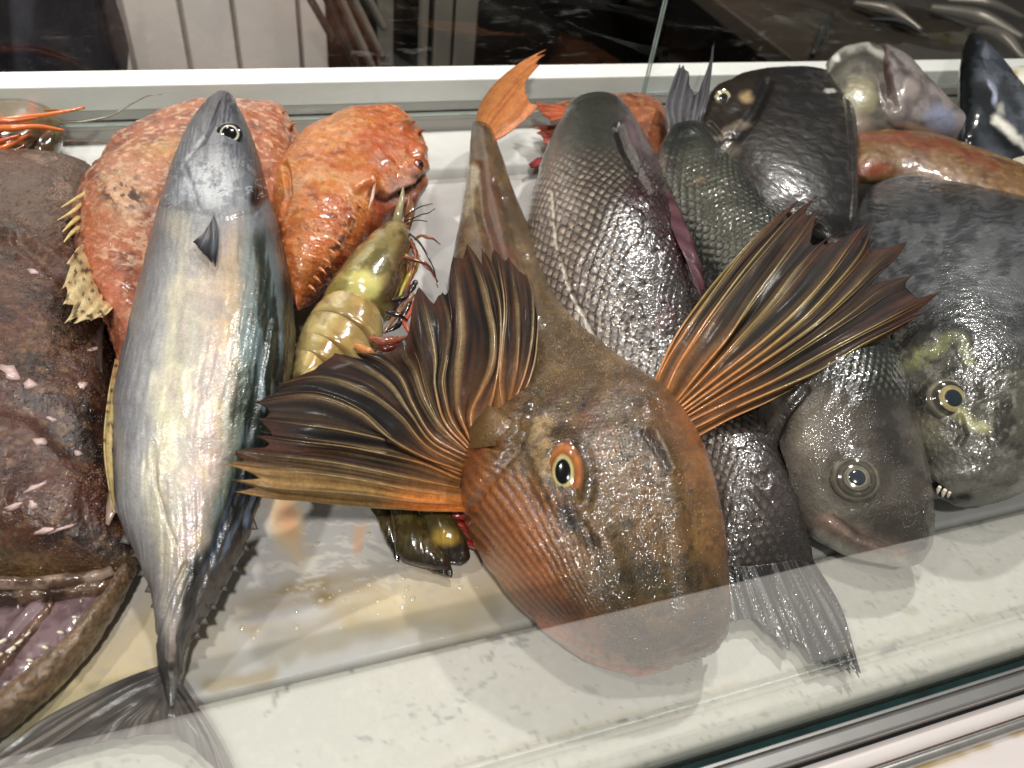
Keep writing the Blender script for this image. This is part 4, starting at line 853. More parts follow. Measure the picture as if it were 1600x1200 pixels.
# dark fish with raised forked tail, head out by the glass
t10 = thing('dark_bream', 'dark greenish fish, forked tail raised at the back, round eyed head by the front glass', 'fish', P(1250, 550, 0))
st = [(1052, 196, 1092, 192, .086, .005, .005), (1040, 212, 1098, 205, .082, .012, .010), (1024, 245, 1118, 228, .074, .018, .016), (1018, 300, 1150, 268, .064, .026, .022), (1042, 368, 1186, 315, .056, .033, .026),
      (1080, 430, 1224, 372, .050, .039, .030), (1112, 500, 1280, 440, .046, .044, .032), (1142, 570, 1335, 505, .043, .048, .034), (1172, 635, 1372, 565, .040, .050, .034), (1195, 685, 1398, 625, .037, .050, .034),
      (1214, 738, 1416, 682, .034, .046, .032), (1242, 790, 1432, 738, .031, .040, .028), (1288, 840, 1445, 792, .027, .030, .024), (1340, 868, 1450, 835, .023, .020, .018), (1388, 882, 1448, 862, .019, .010, .010), (1418, 888, 1440, 878, .017, .003, .003)]
def s10_disp(o):
    q = o.px; a, b = sc_uv(o, .0066); H, R = scales(a, b); m = sst(210, 260, q[..., 1])*sst(610, 560, q[..., 1]-.25*(q[..., 0]-1250))
    h = .0012*H*m+.0010*(fbm(o.V, 70, 3, 9)-.5)*2
    h = h-.004*stroke(q, [(1258, 610), (1225, 650), (1208, 690), (1222, 745)], 6, .8)+.002*stroke(q, [(1300, 620), (1262, 655), (1235, 700)], 16, .9)
    h = h-.002*stroke(q, [(1300, 810), (1340, 840), (1400, 860), (1440, 850)], 5, .8)+.0016*blob(q, 1338, 745, 44, 40, 0, .3)
    return h
def s10_col(o):
    q = o.px; a, b = sc_uv(o, .0066); H, R = scales(a, b); m = sst(210, 260, q[..., 1])*sst(610, 560, q[..., 1]-.25*(q[..., 0]-1250)); qw = warp(q, 18, 50, 9); n = fbm(q, 1/30, 4, 12)
    c = np.tile(srgb(38, 42, 38), n.shape+(1,)).astype(float); c = mix(c, srgb(98, 96, 84), stroke(qw, [(1080, 260), (1130, 330), (1180, 400), (1230, 440)], 34, .8)*.6)
    c = mix(c, srgb(132, 110, 106), blob(qw, 1024, 250, 14, 34, 0, .7)*.7); c = mix(c, srgb(130, 96, 84), blob(qw, 1098, 286, 8, 8, 0, .7)*.5)
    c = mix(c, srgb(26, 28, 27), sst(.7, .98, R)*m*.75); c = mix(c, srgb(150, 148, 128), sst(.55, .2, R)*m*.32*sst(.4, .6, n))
    hd = sst(560, 620, q[..., 1]-.25*(q[..., 0]-1250)); hc = np.tile(srgb(82, 76, 70), n.shape+(1,)).astype(float)
    hc = mix(hc, srgb(132, 124, 112), blob(qw, 1262, 690, 30, 60, 30, .8)*.75); hc = mix(hc, srgb(120, 116, 106), blob(qw, 1290, 790, 60, 40, 35, .8)*.7); hc = mix(hc, srgb(170, 140, 130), stroke(qw, [(1290, 815), (1340, 850), (1410, 868)], 20, .9)*.7)
    hc = mix(hc, srgb(186, 180, 170), stroke(q, [(1280, 838), (1340, 872), (1420, 886)], 10, .7)*.8); hc = mix(hc, srgb(40, 34, 30), stroke(qw, [(1255, 612), (1222, 650), (1212, 700)], 12, .8)*.8); hc = mix(hc, srgb(44, 42, 42), stroke(qw, [(1330, 560), (1380, 640), (1410, 720)], 26, .9)*.7)
    hc = mix(hc, srgb(96, 92, 88), sst(.5, .65, n)*.4)
    c = c*(1-hd[..., None])+hc*hd[..., None]
    return c*(.82+.36*fbm(q, 1/8, 3, 5))[..., None]
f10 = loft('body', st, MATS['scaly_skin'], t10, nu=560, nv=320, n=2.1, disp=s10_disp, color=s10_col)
sprinkle('glint_beads', f10, lambda p: stroke(p, [(1280, 590), (1330, 640), (1370, 700), (1410, 790)], 34, .9)*sst(.42, .6, fbm(p, 1/22, 3, 5)), 1500, .0003, .0007, MATS['bead'], t10, 1.2, .7)
sprinkle('glint_beads', f9, lambda p: stroke(p, [(990, 330), (1050, 420), (1070, 480)], 34, .9)+.35*stroke(p, [(1130, 700), (1190, 800), (1220, 860)], 40, .9), 1800, .0003, .0007, MATS['bead'], t9, 1.2, .7)
eye(t10, f10, 1338, 748, 27, pupil=.40, cols=[(0, (58, 62, 68)), (.4, (60, 64, 70)), (.46, (150, 146, 128)), (.52, (96, 92, 84)), (.62, (126, 120, 106)), (.68, (60, 56, 50)), (.8, (92, 88, 80)), (1, (74, 70, 64)), (1.06, (120, 114, 104)), (1.25, (76, 70, 64))], bulge=.3)
def dkf(a, b): return lambda o: mix(mix(np.tile(srgb(*a), o.t.shape+(1,)), srgb(*b), (1-o.fr)*.6), srgb(16, 16, 18), sst(.5, .68, fbm(np.stack([o.k*4, o.t*3], -1), 1, 3, 2))*.5)
tf10 = fan('tail_fin', [[(1046, 205, .084), (1040, 170, .092), (1050, 130, .100), (1062, 100, .106)], [(1054, 205, .085), (1050, 165, .093), (1060, 130, .100), (1068, 102, .106)], [(1062, 205, .086), (1062, 170, .092), (1068, 140, .098), (1076, 112, .103)], [(1072, 204, .087), (1074, 178, .091), (1078, 156, .095), (1081, 140, .097)],
                   [(1080, 203, .087), (1084, 180, .091), (1087, 160, .095), (1090, 144, .098)], [(1086, 202, .086), (1092, 170, .093), (1102, 130, .100), (1108, 98, .106)], [(1090, 200, .085), (1100, 165, .094), (1108, 120, .103), (1113, 72, .111)], [(1094, 198, .084), (1104, 165, .094), (1111, 120, .103), (1116, 66, .112)]],
    MATS['fin_skin'], t10, nseg=40, per=8, sag=.0012, rag=.05, color=dkf((58, 58, 62), (112, 108, 112)))

# flat black fish on top, face at the upper left
t11 = thing('black_bream', 'flat charcoal black fish lying highest beside the raised forked tail, small pale ringed eye', 'fish', P(1250, 300, 0))
st = [(1205, 109, 1250, 106, .090, .003, .006), (1168, 116, 1286, 112, .089, .008, .016), (1132, 132, 1312, 126, .087, .013, .026), (1102, 164, 1329, 158, .084, .017, .034), (1096, 205, 1337, 200, .080, .021, .038), (1112, 250, 1339, 250, .076, .023, .040),
      (1150, 300, 1338, 300, .071, .022, .040), (1200, 340, 1336, 340, .066, .018, .036), (1270, 366, 1331, 364, .062, .013, .028), (1292, 380, 1325, 378, .060, .005, .010)]
def s11_disp(o):
    q = o.px; qq = warp(q, 8, 30, 3); g = fbm(np.stack([qq[..., 0]/16+qq[..., 1]/40, qq[..., 1]/5-qq[..., 0]/12], -1), 1, 3, 4)
    h = .0008*(g-.5)+.001*(fbm(o.V, 60, 3, 3)-.5)
    h = h+.002*blob(q, 1130, 152, 24, 24, 0, .4)-.003*stroke(q, [(1200, 130), (1180, 175), (1150, 215), (1130, 240)], 7, .8)-.003*stroke(q, [(1110, 195), (1128, 215), (1142, 210)], 4, .8)
    h = h-.0014*stroke(q, [(1322, 150), (1330, 220), (1331, 300), (1326, 360)], 3, .7)
    return h
def s11_col(o):
    q = o.px; qq = warp(q, 8, 30, 3); qw = warp(q, 12, 34, 6); g = fbm(np.stack([qq[..., 0]/16+qq[..., 1]/40, qq[..., 1]/5-qq[..., 0]/12], -1), 1, 3, 4)
    c = np.tile(srgb(33, 31, 30), g.shape+(1,)).astype(float); c = mix(c, srgb(72, 70, 68), sst(.5, .72, g)*.4); c = mix(c, srgb(58, 50, 44), blob(qw, 1190, 260, 50, 80, -20, .7)*.6)
    hd = 1-sst(-14, 14, (qw[..., 0]-1190)+.55*(qw[..., 1]-150)); c = mix(c, srgb(44, 36, 30), hd*.85); c = mix(c, srgb(18, 15, 14), stroke(qw, [(1196, 130), (1180, 175), (1150, 212)], 13, .8)*.85)
    c = mix(c, srgb(176, 150, 118), blob(qw, 1166, 150, 11, 8, 0, .7)*.85); c = mix(c, srgb(140, 126, 112), stroke(qw, [(1114, 220), (1150, 196), (1172, 190)], 6, .9)*.5); c = mix(c, srgb(190, 186, 180), blob(warp(q, 3, 10), 1297, 142, 9, 4, 0, .5)*.8)
    c = mix(c, srgb(120, 110, 96), blob(qw, 1140, 235, 10, 14, 30, .7)*.5)
    return c*(.8+.4*fbm(q, 1/7, 3, 5))[..., None]
f11 = loft('body', st, MATS['black_skin'], t11, nu=330, nv=260, n=2.3, disp=s11_disp, color=s11_col)
eye(t11, f11, 1130, 153, 11.5, pupil=.5, cols=[(0, (40, 44, 50)), (.5, (46, 50, 56)), (.56, (150, 140, 110)), (.7, (190, 182, 150)), (.95, (150, 140, 112)), (1.05, (40, 34, 30)), (1.25, (50, 42, 36))], bulge=.3, normal=(-.25, -.75, .6))
flap('tail_fin', [(1290, 372), (1328, 370), (1322, 384), (1316, 382), (1308, 386), (1296, 382)], MATS['fin_skin'], t11, .066, (70, 66, 64))

# big grey bream at the right
t12 = thing('grey_bream', 'big slate grey bream at the right with a yellow brow mark and toothed mouth', 'fish', P(1500, 550, 0))
st = [(1405, 280, 1480, 272, .050, .003, .003), (1372, 290, 1540, 282, .050, .014, .014), (1348, 312, 1600, 320, .049, .024, .022), (1336, 350, 1650, 352, .048, .034, .028), (1342, 415, 1690, 410, .047, .046, .032), (1350, 480, 1712, 475, .046, .053, .034),
      (1358, 545, 1716, 550, .044, .056, .034), (1376, 605, 1706, 620, .042, .056, .034), (1398, 660, 1684, 680, .040, .052, .034), (1420, 705, 1650, 728, .038, .044, .032), (1443, 738, 1610, 760, .036, .034, .028), (1462, 760, 1570, 778, .034, .022, .020), (1482, 778, 1532, 786, .032, .008, .008), (1496, 784, 1512, 786, .032, .003, .003)]
def s12_disp(o):
    q = o.px; qq = warp(q, 12, 40, 3); g = fbm(np.stack([qq[..., 0]/17-qq[..., 1]/70, qq[..., 1]/3.0+qq[..., 0]/26], -1), 1, 4, 4); body = sst(560, 470, q[..., 1]-.25*(q[..., 0]-1480))
    h = .0007*(g-.5)*body+.0011*(fbm(o.V, 60, 4, 3)-.5)
    h = h-.005*stroke(q, [(1420, 470), (1385, 520), (1372, 570)], 6, .8)+.0022*stroke(q, [(1375, 560), (1420, 556), (1465, 520), (1500, 530)], 14, .9)-.0035*stroke(q, [(1500, 655), (1506, 680), (1498, 694)], 5, .8)
    h = h+.002*blob(q, 1485, 622, 46, 42, 0, .3)-.0055*stroke(q, [(1455, 758), (1482, 782), (1512, 778)], 8, .7)+.002*blob(q, 1440, 675, 34, 34, 0, .8)+.0016*stroke(q, [(1440, 738), (1470, 748), (1520, 742)], 9, .9)
    wd, _ = worley(o.V, 330, 3); h = h+.0007*(1-np.clip(wd, 0, 1))*(1-body)
    return h
def s12_col(o):
    q = o.px; qq = warp(q, 12, 40, 3); qw = warp(q, 22, 46, 6); g = fbm(np.stack([qq[..., 0]/17-qq[..., 1]/70, qq[..., 1]/3.0+qq[..., 0]/26], -1), 1, 4, 4); body = sst(560, 470, q[..., 1]-.25*(q[..., 0]-1480)); n = fbm(q, 1/28, 4, 33)
    c = np.tile(srgb(62, 64, 66), g.shape+(1,)).astype(float); c = mix(c, srgb(36, 38, 39), sst(.52, .36, g)*.55); c = mix(c, srgb(116, 120, 124), sst(.54, .72, g)*.38); c = mix(c, srgb(96, 98, 100), sst(.45, .6, n)*.4); c = mix(c, srgb(138, 140, 142), blob(qw, 1500, 400, 110, 100, 30, .9)*.3*(.4+.6*sst(.4, .6, n))); c = mix(c, srgb(30, 31, 32), blob(qw, 1490, 492, 90, 26, 10, .8)*.6); c = mix(c, srgb(44, 46, 46), sst(380, 300, q[..., 1])*.5)  # broad pale blob paints a silvery highlight into the flank colour
    hc = np.tile(srgb(84, 82, 74), g.shape+(1,)).astype(float); hc = mix(hc, srgb(26, 25, 22), sst(.5, .64, n)*.6); hc = mix(hc, srgb(22, 20, 18), stroke(qw, [(1370, 500), (1420, 500), (1480, 495), (1540, 560)], 36, .8)*.75)
    hc = mix(hc, srgb(124, 122, 86), stroke(warp(q, 6, 20), [(1382, 576), (1410, 576), (1436, 566)], 8, .7)*.6); hc = mix(hc, srgb(150, 150, 104), stroke(warp(q, 12, 20), [(1440, 556), (1470, 538), (1494, 526), (1510, 545), (1514, 565)], 9, .8)*.55)
    hc = mix(hc, srgb(170, 166, 126), stroke(warp(q, 8, 16), [(1500, 645), (1520, 662), (1540, 672)], 9, .8)*.8); hc = mix(hc, srgb(126, 120, 100), blob(qw, 1440, 672, 30, 30, 0, .8)*.7)
    hc = mix(hc, srgb(112, 110, 104), sst(680, 740, q[..., 1])*.7); hc = mix(hc, srgb(130, 128, 120), sst(.6, .72, fbm(q, 1/12, 3, 9))*.5); hc = mix(hc, srgb(28, 24, 24), stroke(q, [(1455, 758), (1482, 782), (1512, 778)], 8, .6)*.9)
    c = c*body[..., None]+hc*(1-body[..., None])
    return c*(.8+.4*fbm(q, 1/8, 3, 5))[..., None]
f12 = loft('body', st, MATS['scaly_skin'], t12, nu=430, nv=330, n=2.2, disp=s12_disp, color=s12_col)
sprinkle('glint_beads', f12, lambda p: stroke(p, [(1420, 520), (1500, 500), (1590, 600), (1540, 700)], 60, .9)*sst(.45, .6, fbm(p, 1/26, 3, 5)), 1100, .0003, .0007, MATS['bead'], t12, 1.2, .7)
eye(t12, f12, 1485, 624, 25, pupil=.46, cols=[(0, (44, 52, 58)), (.46, (46, 54, 60)), (.52, (170, 156, 120)), (.62, (132, 120, 90)), (.70, (160, 148, 116)), (.78, (44, 40, 34)), (1, (80, 75, 64)), (1.06, (130, 126, 112)), (1.25, (70, 66, 58))], bulge=.38, normal=(-.2, -.45, .85))
mat('tooth', (226, 218, 196), rough=.25, coat=.6)
for (u, v, s) in [(1466, 764, 5.5), (1474, 769, 6), (1482, 772, 4.5)]:
    p = P(u, v, .046); k = s*mpp(p); tube('tooth', [p+[0, 0, k*.9], p+[0, -.1*k, 0], p+[0, -.6*k, -k*1.2]], [k*.42, k*.5, k*.12], MATS['tooth'], t12, nu=10, nv=10)
k12 = np.array([(1600, 338), (1575, 318), (1545, 300), (1515, 288), (1485, 280)])
for i, (u, v) in enumerate([(1592, 330), (1578, 320), (1562, 310), (1545, 300), (1528, 292)]):
    flap('fin_spine', [(u-9, v+6), (u-1, v-5), (u+9, v+8)], MATS['fin_skin'], t12, .062, (30, 30, 30))

# ------------------------------------------------------------------ small ones along the back
mat('red_skin', rough=.45, coat=.5, coat_r=.08, bumps=[('n', 90, .2, 1.2), ('n', 520, .4, .4)], var=[(120, .16), (500, .15)])
t13 = thing('orange_gurnard', 'slim orange brown fish lying crosswise behind the big grey bream', 'fish', P(1480, 240, 0))
st = [(1328, 222, 1328, 258, .060, .003, .003), (1336, 210, 1336, 272, .060, .013, .014), (1400, 212, 1398, 282, .060, .019, .020), (1462, 222, 1450, 300, .060, .022, .022), (1520, 240, 1500, 325, .060, .022, .022), (1580, 262, 1550, 350, .059, .022, .022), (1650, 292, 1610, 375, .058, .020, .02), (1740, 330, 1720, 395, .056, .004, .004)]
def redc(base, dark, light, s):
    def f(o):
        q = o.px; n = fbm(o.V, 60, 4, s); n2 = fbm(o.V, 220, 3, s+5); c = np.tile(srgb(*base), n.shape+(1,)).astype(float)
        c = mix(c, srgb(*dark), sst(.5, .66, n)*.8); c = mix(c, srgb(*light), sst(.52, .7, n2)*.55); return c
    return f
def s13c(o):
    c = redc((112, 80, 50), (90, 54, 32), (146, 114, 80), 3)(o); q = warp(o.px, 10, 30, 3)
    c = mix(c, srgb(124, 44, 26), blob(q, 1362, 262, 24, 12, 0, .7)*.7); return mix(c, srgb(116, 52, 34), stroke(q, [(1340, 212), (1410, 214), (1480, 230), (1560, 262)], 9, .8)*.7)
loft('body', st, MATS['red_skin'], t13, nu=220, nv=110, disp=lambda o: .002*(fbm(o.V, 90, 3, 4)-.5), color=s13c)
t18 = thing('red_gurnard', 'small orange red fish lying behind the scaly bream at the back rail', 'fish', P(960, 210, 0))
st = [(868, 160, 872, 176, .050, .002, .002), (905, 156, 905, 182, .050, .006, .006), (945, 152, 945, 200, .048, .012, .012), (985, 152, 975, 225, .047, .017, .017), (1015, 156, 1000, 255, .046, .018, .018), (1033, 172, 1026, 268, .044, .015, .015), (1044, 200, 1040, 262, .042, .004, .004)]
loft('body', st, MATS['red_skin'], t18, nu=160, nv=90, disp=lambda o: .002*(fbm(o.V, 90, 3, 6)-.5), color=redc((140, 82, 58), (96, 46, 34), (176, 124, 90), 9))
def rc(a, b): return lambda o: mix(mix(np.tile(srgb(*a), o.t.shape+(1,)), srgb(*b), (1-o.fr)*.6), srgb(90, 30, 24), sst(.55, .7, fbm(np.stack([o.k*4, o.t*3], -1), 1, 3, 2))*.5)
fan('tail_fin', [[(900, 172, .055), (865, 164, .052), (835, 160, .050)], [(900, 175, .055), (862, 170, .052), (836, 168, .050)], [(902, 178, .055), (870, 176, .052), (846, 178, .050)], [(902, 182, .055), (880, 184, .052), (860, 190, .049)]], MATS['fin_membrane'], t18, nseg=20, per=6, rag=.12, color=rc((150, 66, 44), (180, 110, 84)))
fan('pectoral_fin', [[(906, 196, .036), (866, 196, .034), (832, 198, .032)], [(906, 204, .034), (870, 206, .032), (840, 208, .030)], [(904, 212, .032), (872, 218, .030), (848, 222, .028)], [(902, 220, .030), (880, 230, .028), (862, 238, .026)]], MATS['fin_membrane'], t18, nseg=20, per=6, rag=.14, color=rc((146, 70, 60), (190, 120, 110)))
flap('belly_fin', [(830, 262), (826, 256), (840, 246), (858, 244), (850, 258)], MATS['fin_membrane'], t18, .014, (140, 50, 56))

mat('pale_skin', rough=.35, coat=.5, coat_r=.08, bumps=[('n', 80, .3, 1.2), ('n', 500, .3, .4)], var=[(40, .08)])
t14 = thing('pale_fish', 'pale silvery fish body lying flat behind the orange brown fish', 'fish', P(1520, 225, 0))
st = [(1395, 206, 1395, 224, .040, .003, .003), (1430, 205, 1430, 232, .042, .010, .010), (1500, 205, 1500, 255, .044, .018, .018), (1580, 212, 1580, 285, .044, .022, .022), (1700, 225, 1690, 320, .044, .022, .022), (1760, 250, 1750, 320, .044, .004, .004)]
def s14c(o):
    a, b = sc_uv(o, .0055); H, R = scales(a, b); c = np.tile(srgb(184, 178, 160), R.shape+(1,)).astype(float); return mix(c, srgb(130, 126, 112), sst(.6, .95, R)*.5)
loft('body', st, MATS['pale_skin'], t14, nu=200, nv=120, disp=lambda o: .0006*scales(*sc_uv(o, .0055))[0], color=s14c)

def headc(dk, lt, pts_dark, marks=()):
    def f(o):
        q = o.px; qw = warp(q, 8, 24, 5); n = fbm(q, 1/20, 4, 3); c = np.tile(srgb(*lt), n.shape+(1,)).astype(float); c = mix(c, srgb(*dk), sst(.42, .62, n)*.6)
        for (pts, wd, col, a) in pts_dark: c = mix(c, srgb(*col), stroke(qw, pts, wd, .8)*a)
        for (u, v, rx, ry, rot, col, a) in marks: c = mix(c, srgb(*col), blob(qw, u, v, rx, ry, rot, .5)*a)
        return c
    return f
t15 = thing('gaping_fish', 'pale grey fish head pointing up with a dark slit mouth, before the white bar', 'fish', P(1420, 200, 0))
st = [(1370, 72, 1382, 71, .108, .003, .003), (1358, 84, 1396, 82, .106, .010, .010), (1349, 108, 1418, 100, .100, .018, .018), (1346, 140, 1440, 128, .092, .023, .023), (1352, 172, 1462, 152, .083, .026, .026), (1376, 196, 1484, 174, .074, .026, .026), (1418, 212, 1502, 192, .065, .025, .025), (1470, 224, 1520, 205, .058, .022, .02), (1540, 238, 1570, 214, .050, .010, .01)]
loft('body', st, MATS['pale_skin'], t15, nu=220, nv=140, disp=lambda o: -.006*stroke(o.px, [(1374, 78), (1380, 110), (1388, 145), (1396, 165)], 7, .8)+.002*blob(o.px, 1398, 172, 18, 28, 0, .3)+.002*blob(o.px, 1424, 138, 16, 24, 0, .3)+.0015*(fbm(o.V, 90, 3, 2)-.5),
     color=headc((78, 72, 74), (134, 126, 124), [([(1376, 74), (1382, 110), (1390, 145), (1394, 160)], 9, (58, 30, 30), .9), ([(1394, 82), (1420, 112), (1436, 134)], 5, (50, 44, 46), .7), ([(1366, 76), (1352, 110)], 5, (40, 36, 36), .8)],
                 [(1398, 172, 16, 26, 0, (128, 118, 112), .7), (1424, 138, 14, 22, 0, (140, 128, 122), .6), (1352, 122, 6, 9, 0, (36, 34, 38), .9), (1470, 186, 26, 20, 20, (150, 158, 184), .7), (1440, 205, 30, 8, 20, (190, 170, 150), .6)]))
t15b = thing('blunt_fish', 'blunt translucent grey green fish head behind the gaping head, left of it', 'fish', P(1330, 180, 0))
st = [(1326, 74, 1362, 70, .100, .003, .003), (1306, 84, 1376, 80, .099, .012, .012), (1292, 105, 1390, 102, .094, .020, .020), (1286, 138, 1398, 135, .086, .024, .024), (1294, 175, 1402, 172, .076, .024, .024), (1306, 205, 1404, 205, .064, .022, .022), (1320, 228, 1400, 228, .055, .010, .01)]
loft('body', st, MATS['pale_skin'], t15b, nu=160, nv=120, disp=lambda o: .0025*stroke(o.px, [(1296, 100), (1322, 80), (1356, 72), (1384, 84)], 6, .8)+.0015*(fbm(o.V, 90, 3, 2)-.5),
     color=headc((60, 58, 54), (104, 100, 90), [([(1290, 108), (1318, 82), (1356, 73), (1386, 90)], 4, (176, 174, 166), .8), ([(1300, 112), (1326, 90), (1352, 84)], 7, (66, 66, 60), .6)], [(1345, 150, 22, 30, 0, (150, 140, 104), .6), (1310, 92, 6, 5, 0, (226, 226, 220), .8), (1330, 200, 30, 20, 0, (170, 150, 140), .7)]))
t16 = thing('mackerel', 'black backed silver mackerel head pointing up at the right end of the back rail', 'fish', P(1530, 210, 0))
st = [(1514, 54, 1524, 54, .112, .003, .003), (1508, 66, 1534, 64, .110, .008, .008), (1503, 92, 1552, 86, .104, .014, .014), (1500, 125, 1574, 115, .096, .018, .018), (1499, 160, 1598, 148, .086, .021, .021), (1500, 195, 1625, 180, .076, .022, .022), (1502, 222, 1655, 210, .066, .022, .022), (1512, 245, 1690, 240, .056, .018, .016), (1530, 262, 1720, 262, .052, .004, .004)]
loft('body', st, MATS['glossy_wet'], t16, nu=220, nv=140, disp=lambda o: .0015*(fbm(o.V, 70, 3, 2)-.5)-.0015*stroke(o.px, [(1530, 70), (1545, 110), (1575, 170)], 4, .8),
     color=headc((50, 54, 60), (92, 98, 108), [([(1512, 60), (1508, 120), (1512, 220)], 22, (14, 16, 17), .95), ([(1540, 150), (1560, 200), (1590, 240)], 20, (20, 23, 24), .9), ([(1556, 184), (1580, 205), (1600, 226)], 7, (226, 224, 214), .9), ([(1566, 130), (1590, 170)], 10, (30, 34, 34), .8)],
                 [(1551, 142, 5, 22, -15, (170, 176, 196), .8), (1538, 80, 6, 12, 0, (120, 124, 134), .6), (1566, 168, 6, 10, 0, (190, 190, 180), .6)]))
t17 = thing('white_fish', 'small bright white fish head with a yellow ringed eye, cut by the right edge', 'fish', P(1590, 160, 0))
st = [(1566, 112, 1572, 108, .080, .002, .002), (1568, 128, 1596, 106, .078, .008, .008), (1580, 152, 1630, 118, .074, .014, .014), (1600, 185, 1670, 140, .070, .018, .018), (1640, 220, 1710, 170, .066, .006, .006)]
f17 = loft('body', st, MATS['pale_skin'], t17, nu=90, nv=80, disp=lambda o: .001*(fbm(o.V, 90, 3, 2)-.5), color=headc((170, 160, 140), (226, 222, 208), []))
eye(t17, f17, 1577, 116, 7, pupil=.5, cols=[(0, (30, 28, 24)), (.5, (36, 32, 26)), (.6, (200, 160, 60)), (1, (206, 170, 80)), (1.25, (200, 190, 160))])

# ------------------------------------------------------------------ monkfish
mat('monk_skin', rough=.45, coat=.6, coat_r=.05, bumps=[('n', 120, .5, 1.6), ('n', 620, .7, .8)], var=[(90, .25), (420, .45)])
mat('flesh_wet', rough=.25, coat=.8, coat_r=.06, bumps=[('n', 90, .35, 1.4), ('n', 420, .2, .3)], var=[(60, .08), (240, .08)])
tm = thing('monkfish', 'huge dark brown monkfish at the left edge with its wide pinkish mouth open', 'fish', P(20, 700, 0))
st = [(-190, 246, 120, 250, .030, .004, .004), (-250, 262, 142, 262, .030, .018, .014), (-300, 300, 150, 300, .030, .034, .020), (-320, 380, 158, 380, .030, .044, .022), (-330, 470, 168, 475, .029, .050, .024), (-330, 560, 176, 560, .028, .053, .024),
      (-320, 650, 176, 650, .026, .052, .022), (-300, 735, 178, 735, .025, .047, .02), (-280, 800, 194, 795, .023, .039, .018), (-260, 845, 208, 835, .022, .031, .016), (-240, 880, 214, 868, .020, .023, .013), (-230, 905, 206, 886, .019, .014, .010), (-220, 922, 176, 900, .018, .004, .004)]
def m_disp(o):
    q = o.px; wd, _ = worley(o.V, 330, 2); h = .0014*(fbm(o.V, 30, 3, 2)-.5)*2+.0008*(1-np.clip(wd, 0, 1))+.0012*(fbm(o.V, 260, 3, 9)-.5)
    h = h-.005*stroke(q, [(30, 380), (90, 430), (140, 470)], 9, .9)+.005*stroke(q, [(0, 350), (60, 400), (130, 445)], 16, .9)
    h = h-.006*stroke(q, [(-20, 620), (60, 640), (120, 700)], 18, .9)+.004*blob(q, 60, 790, 60, 40, 0, .9)
    return h
def m_col(o):
    q = o.px; qw = warp(q, 24, 60, 3); n = fbm(o.V, 45, 4, 8); n2 = fbm(o.V, 220, 3, 12); wd, wi = worley(o.V, 110, 7)
    c = np.tile(srgb(80, 46, 33), n.shape+(1,)).astype(float); c = mix(c, srgb(36, 23, 18), sst(.45, .62, n)*.85); c = mix(c, srgb(120, 88, 66), sst(.56, .68, n2)*.45)
    c = mix(c, srgb(134, 106, 84), sst(.42, .12, wd)*.5*sst(.4, .7, wi)); c = mix(c, srgb(84, 44, 40), sst(.5, .6, fbm(o.V, 30, 3, 19))*.25)
    c = mix(c, srgb(88, 70, 60), sst(400, 300, qw[..., 1])*.6); c = mix(c, srgb(140, 110, 100), sst(.55, .65, n)*sst(360, 280, q[..., 1])*.5); c = mix(c, srgb(122, 98, 70), sst(840, 900, qw[..., 1])*.6)
    return c
fm = loft('body', st, MATS['monk_skin'], tm, nu=430, nv=330, n=2.4, disp=m_disp, color=m_col)
sprinkle('skin_grains', fm, lambda p: sst(.35, .62, fbm(p, 1/30, 3, 4))*sst(-40, 10, p[..., 0])*sst(330, 420, p[..., 1]), 7000, .0003, .0007, MATS['bead'], tm, .95, .6)
sprinkle('wet_glints', fm, lambda p: (blob(p, 110, 780, 70, 60, 0, .8)+blob(p, 60, 560, 90, 60, 0, .8)+blob(p, 80, 300, 80, 40, 0, .8)+.3)*sst(.5, .62, fbm(p, 1/18, 3, 14))*sst(-40, 10, p[..., 0]), 1600, .0005, .0011, MATS['bead'], tm, 1.5, .8)
def flesh(base, dk, s, mottle=.5):
    def f(o):
        n = fbm(o.V, 90, 4, s); c = np.tile(srgb(*base), n.shape+(1,)).astype(float); return mix(c, srgb(*dk), sst(.45, .62, n)*mottle)
    return f
loft('upper_lip', [(-150, 905, -150, 926, .024, .002, .003), (-60, 904, -60, 922, .024, .004, .006), (20, 903, 20, 921, .024, .0045, .006), (90, 901, 92, 918, .024, .0045, .006), (140, 893, 146, 910, .024, .004, .006), (172, 884, 180, 896, .023, .002, .003)],
     MATS['flesh_wet'], tm, nu=140, nv=40, disp=lambda o: .0022*(fbm(o.V, 160, 4, 3)-.5), color=flesh((150, 128, 116), (84, 60, 50), 5, .9))
loft('gum_ridge', [(-150, 928, -150, 946, .018, .003, .003), (-60, 925, -60, 945, .018, .005, .005), (30, 924, 30, 944, .018, .006, .005), (110, 920, 112, 938, .018, .006, .005), (165, 905, 172, 922, .018, .004, .004), (188, 892, 196, 902, .018, .002, .002)],
     MATS['flesh_wet'], tm, nu=120, nv=36, disp=lambda o: .0034*(fbm(o.V, 210, 4, 3)-.5), color=flesh((106, 80, 66), (56, 38, 31), 7, .9))
loft('mouth_lining', [(-160, 940, -160, 1170, .006, .004, .002), (-60, 940, -60, 1128, .008, .005, .003), (0, 938, 24, 1094, .011, .006, .003), (60, 934, 78, 1046, .013, .006, .004), (110, 928, 122, 1002, .014, .005, .004), (150, 918, 156, 960, .014, .003, .003), (172, 912, 174, 926, .014, .001, .001)],
     MATS['flesh_wet'], tm, nu=150, nv=90, disp=lambda o: .0028*(fbm(o.V, 70, 3, 3)-.5)+.003*stroke(o.px, [(60, 940), (20, 985), (-20, 1040)], 8, .9), color=flesh((126, 106, 110), (90, 68, 72), 6, .7))
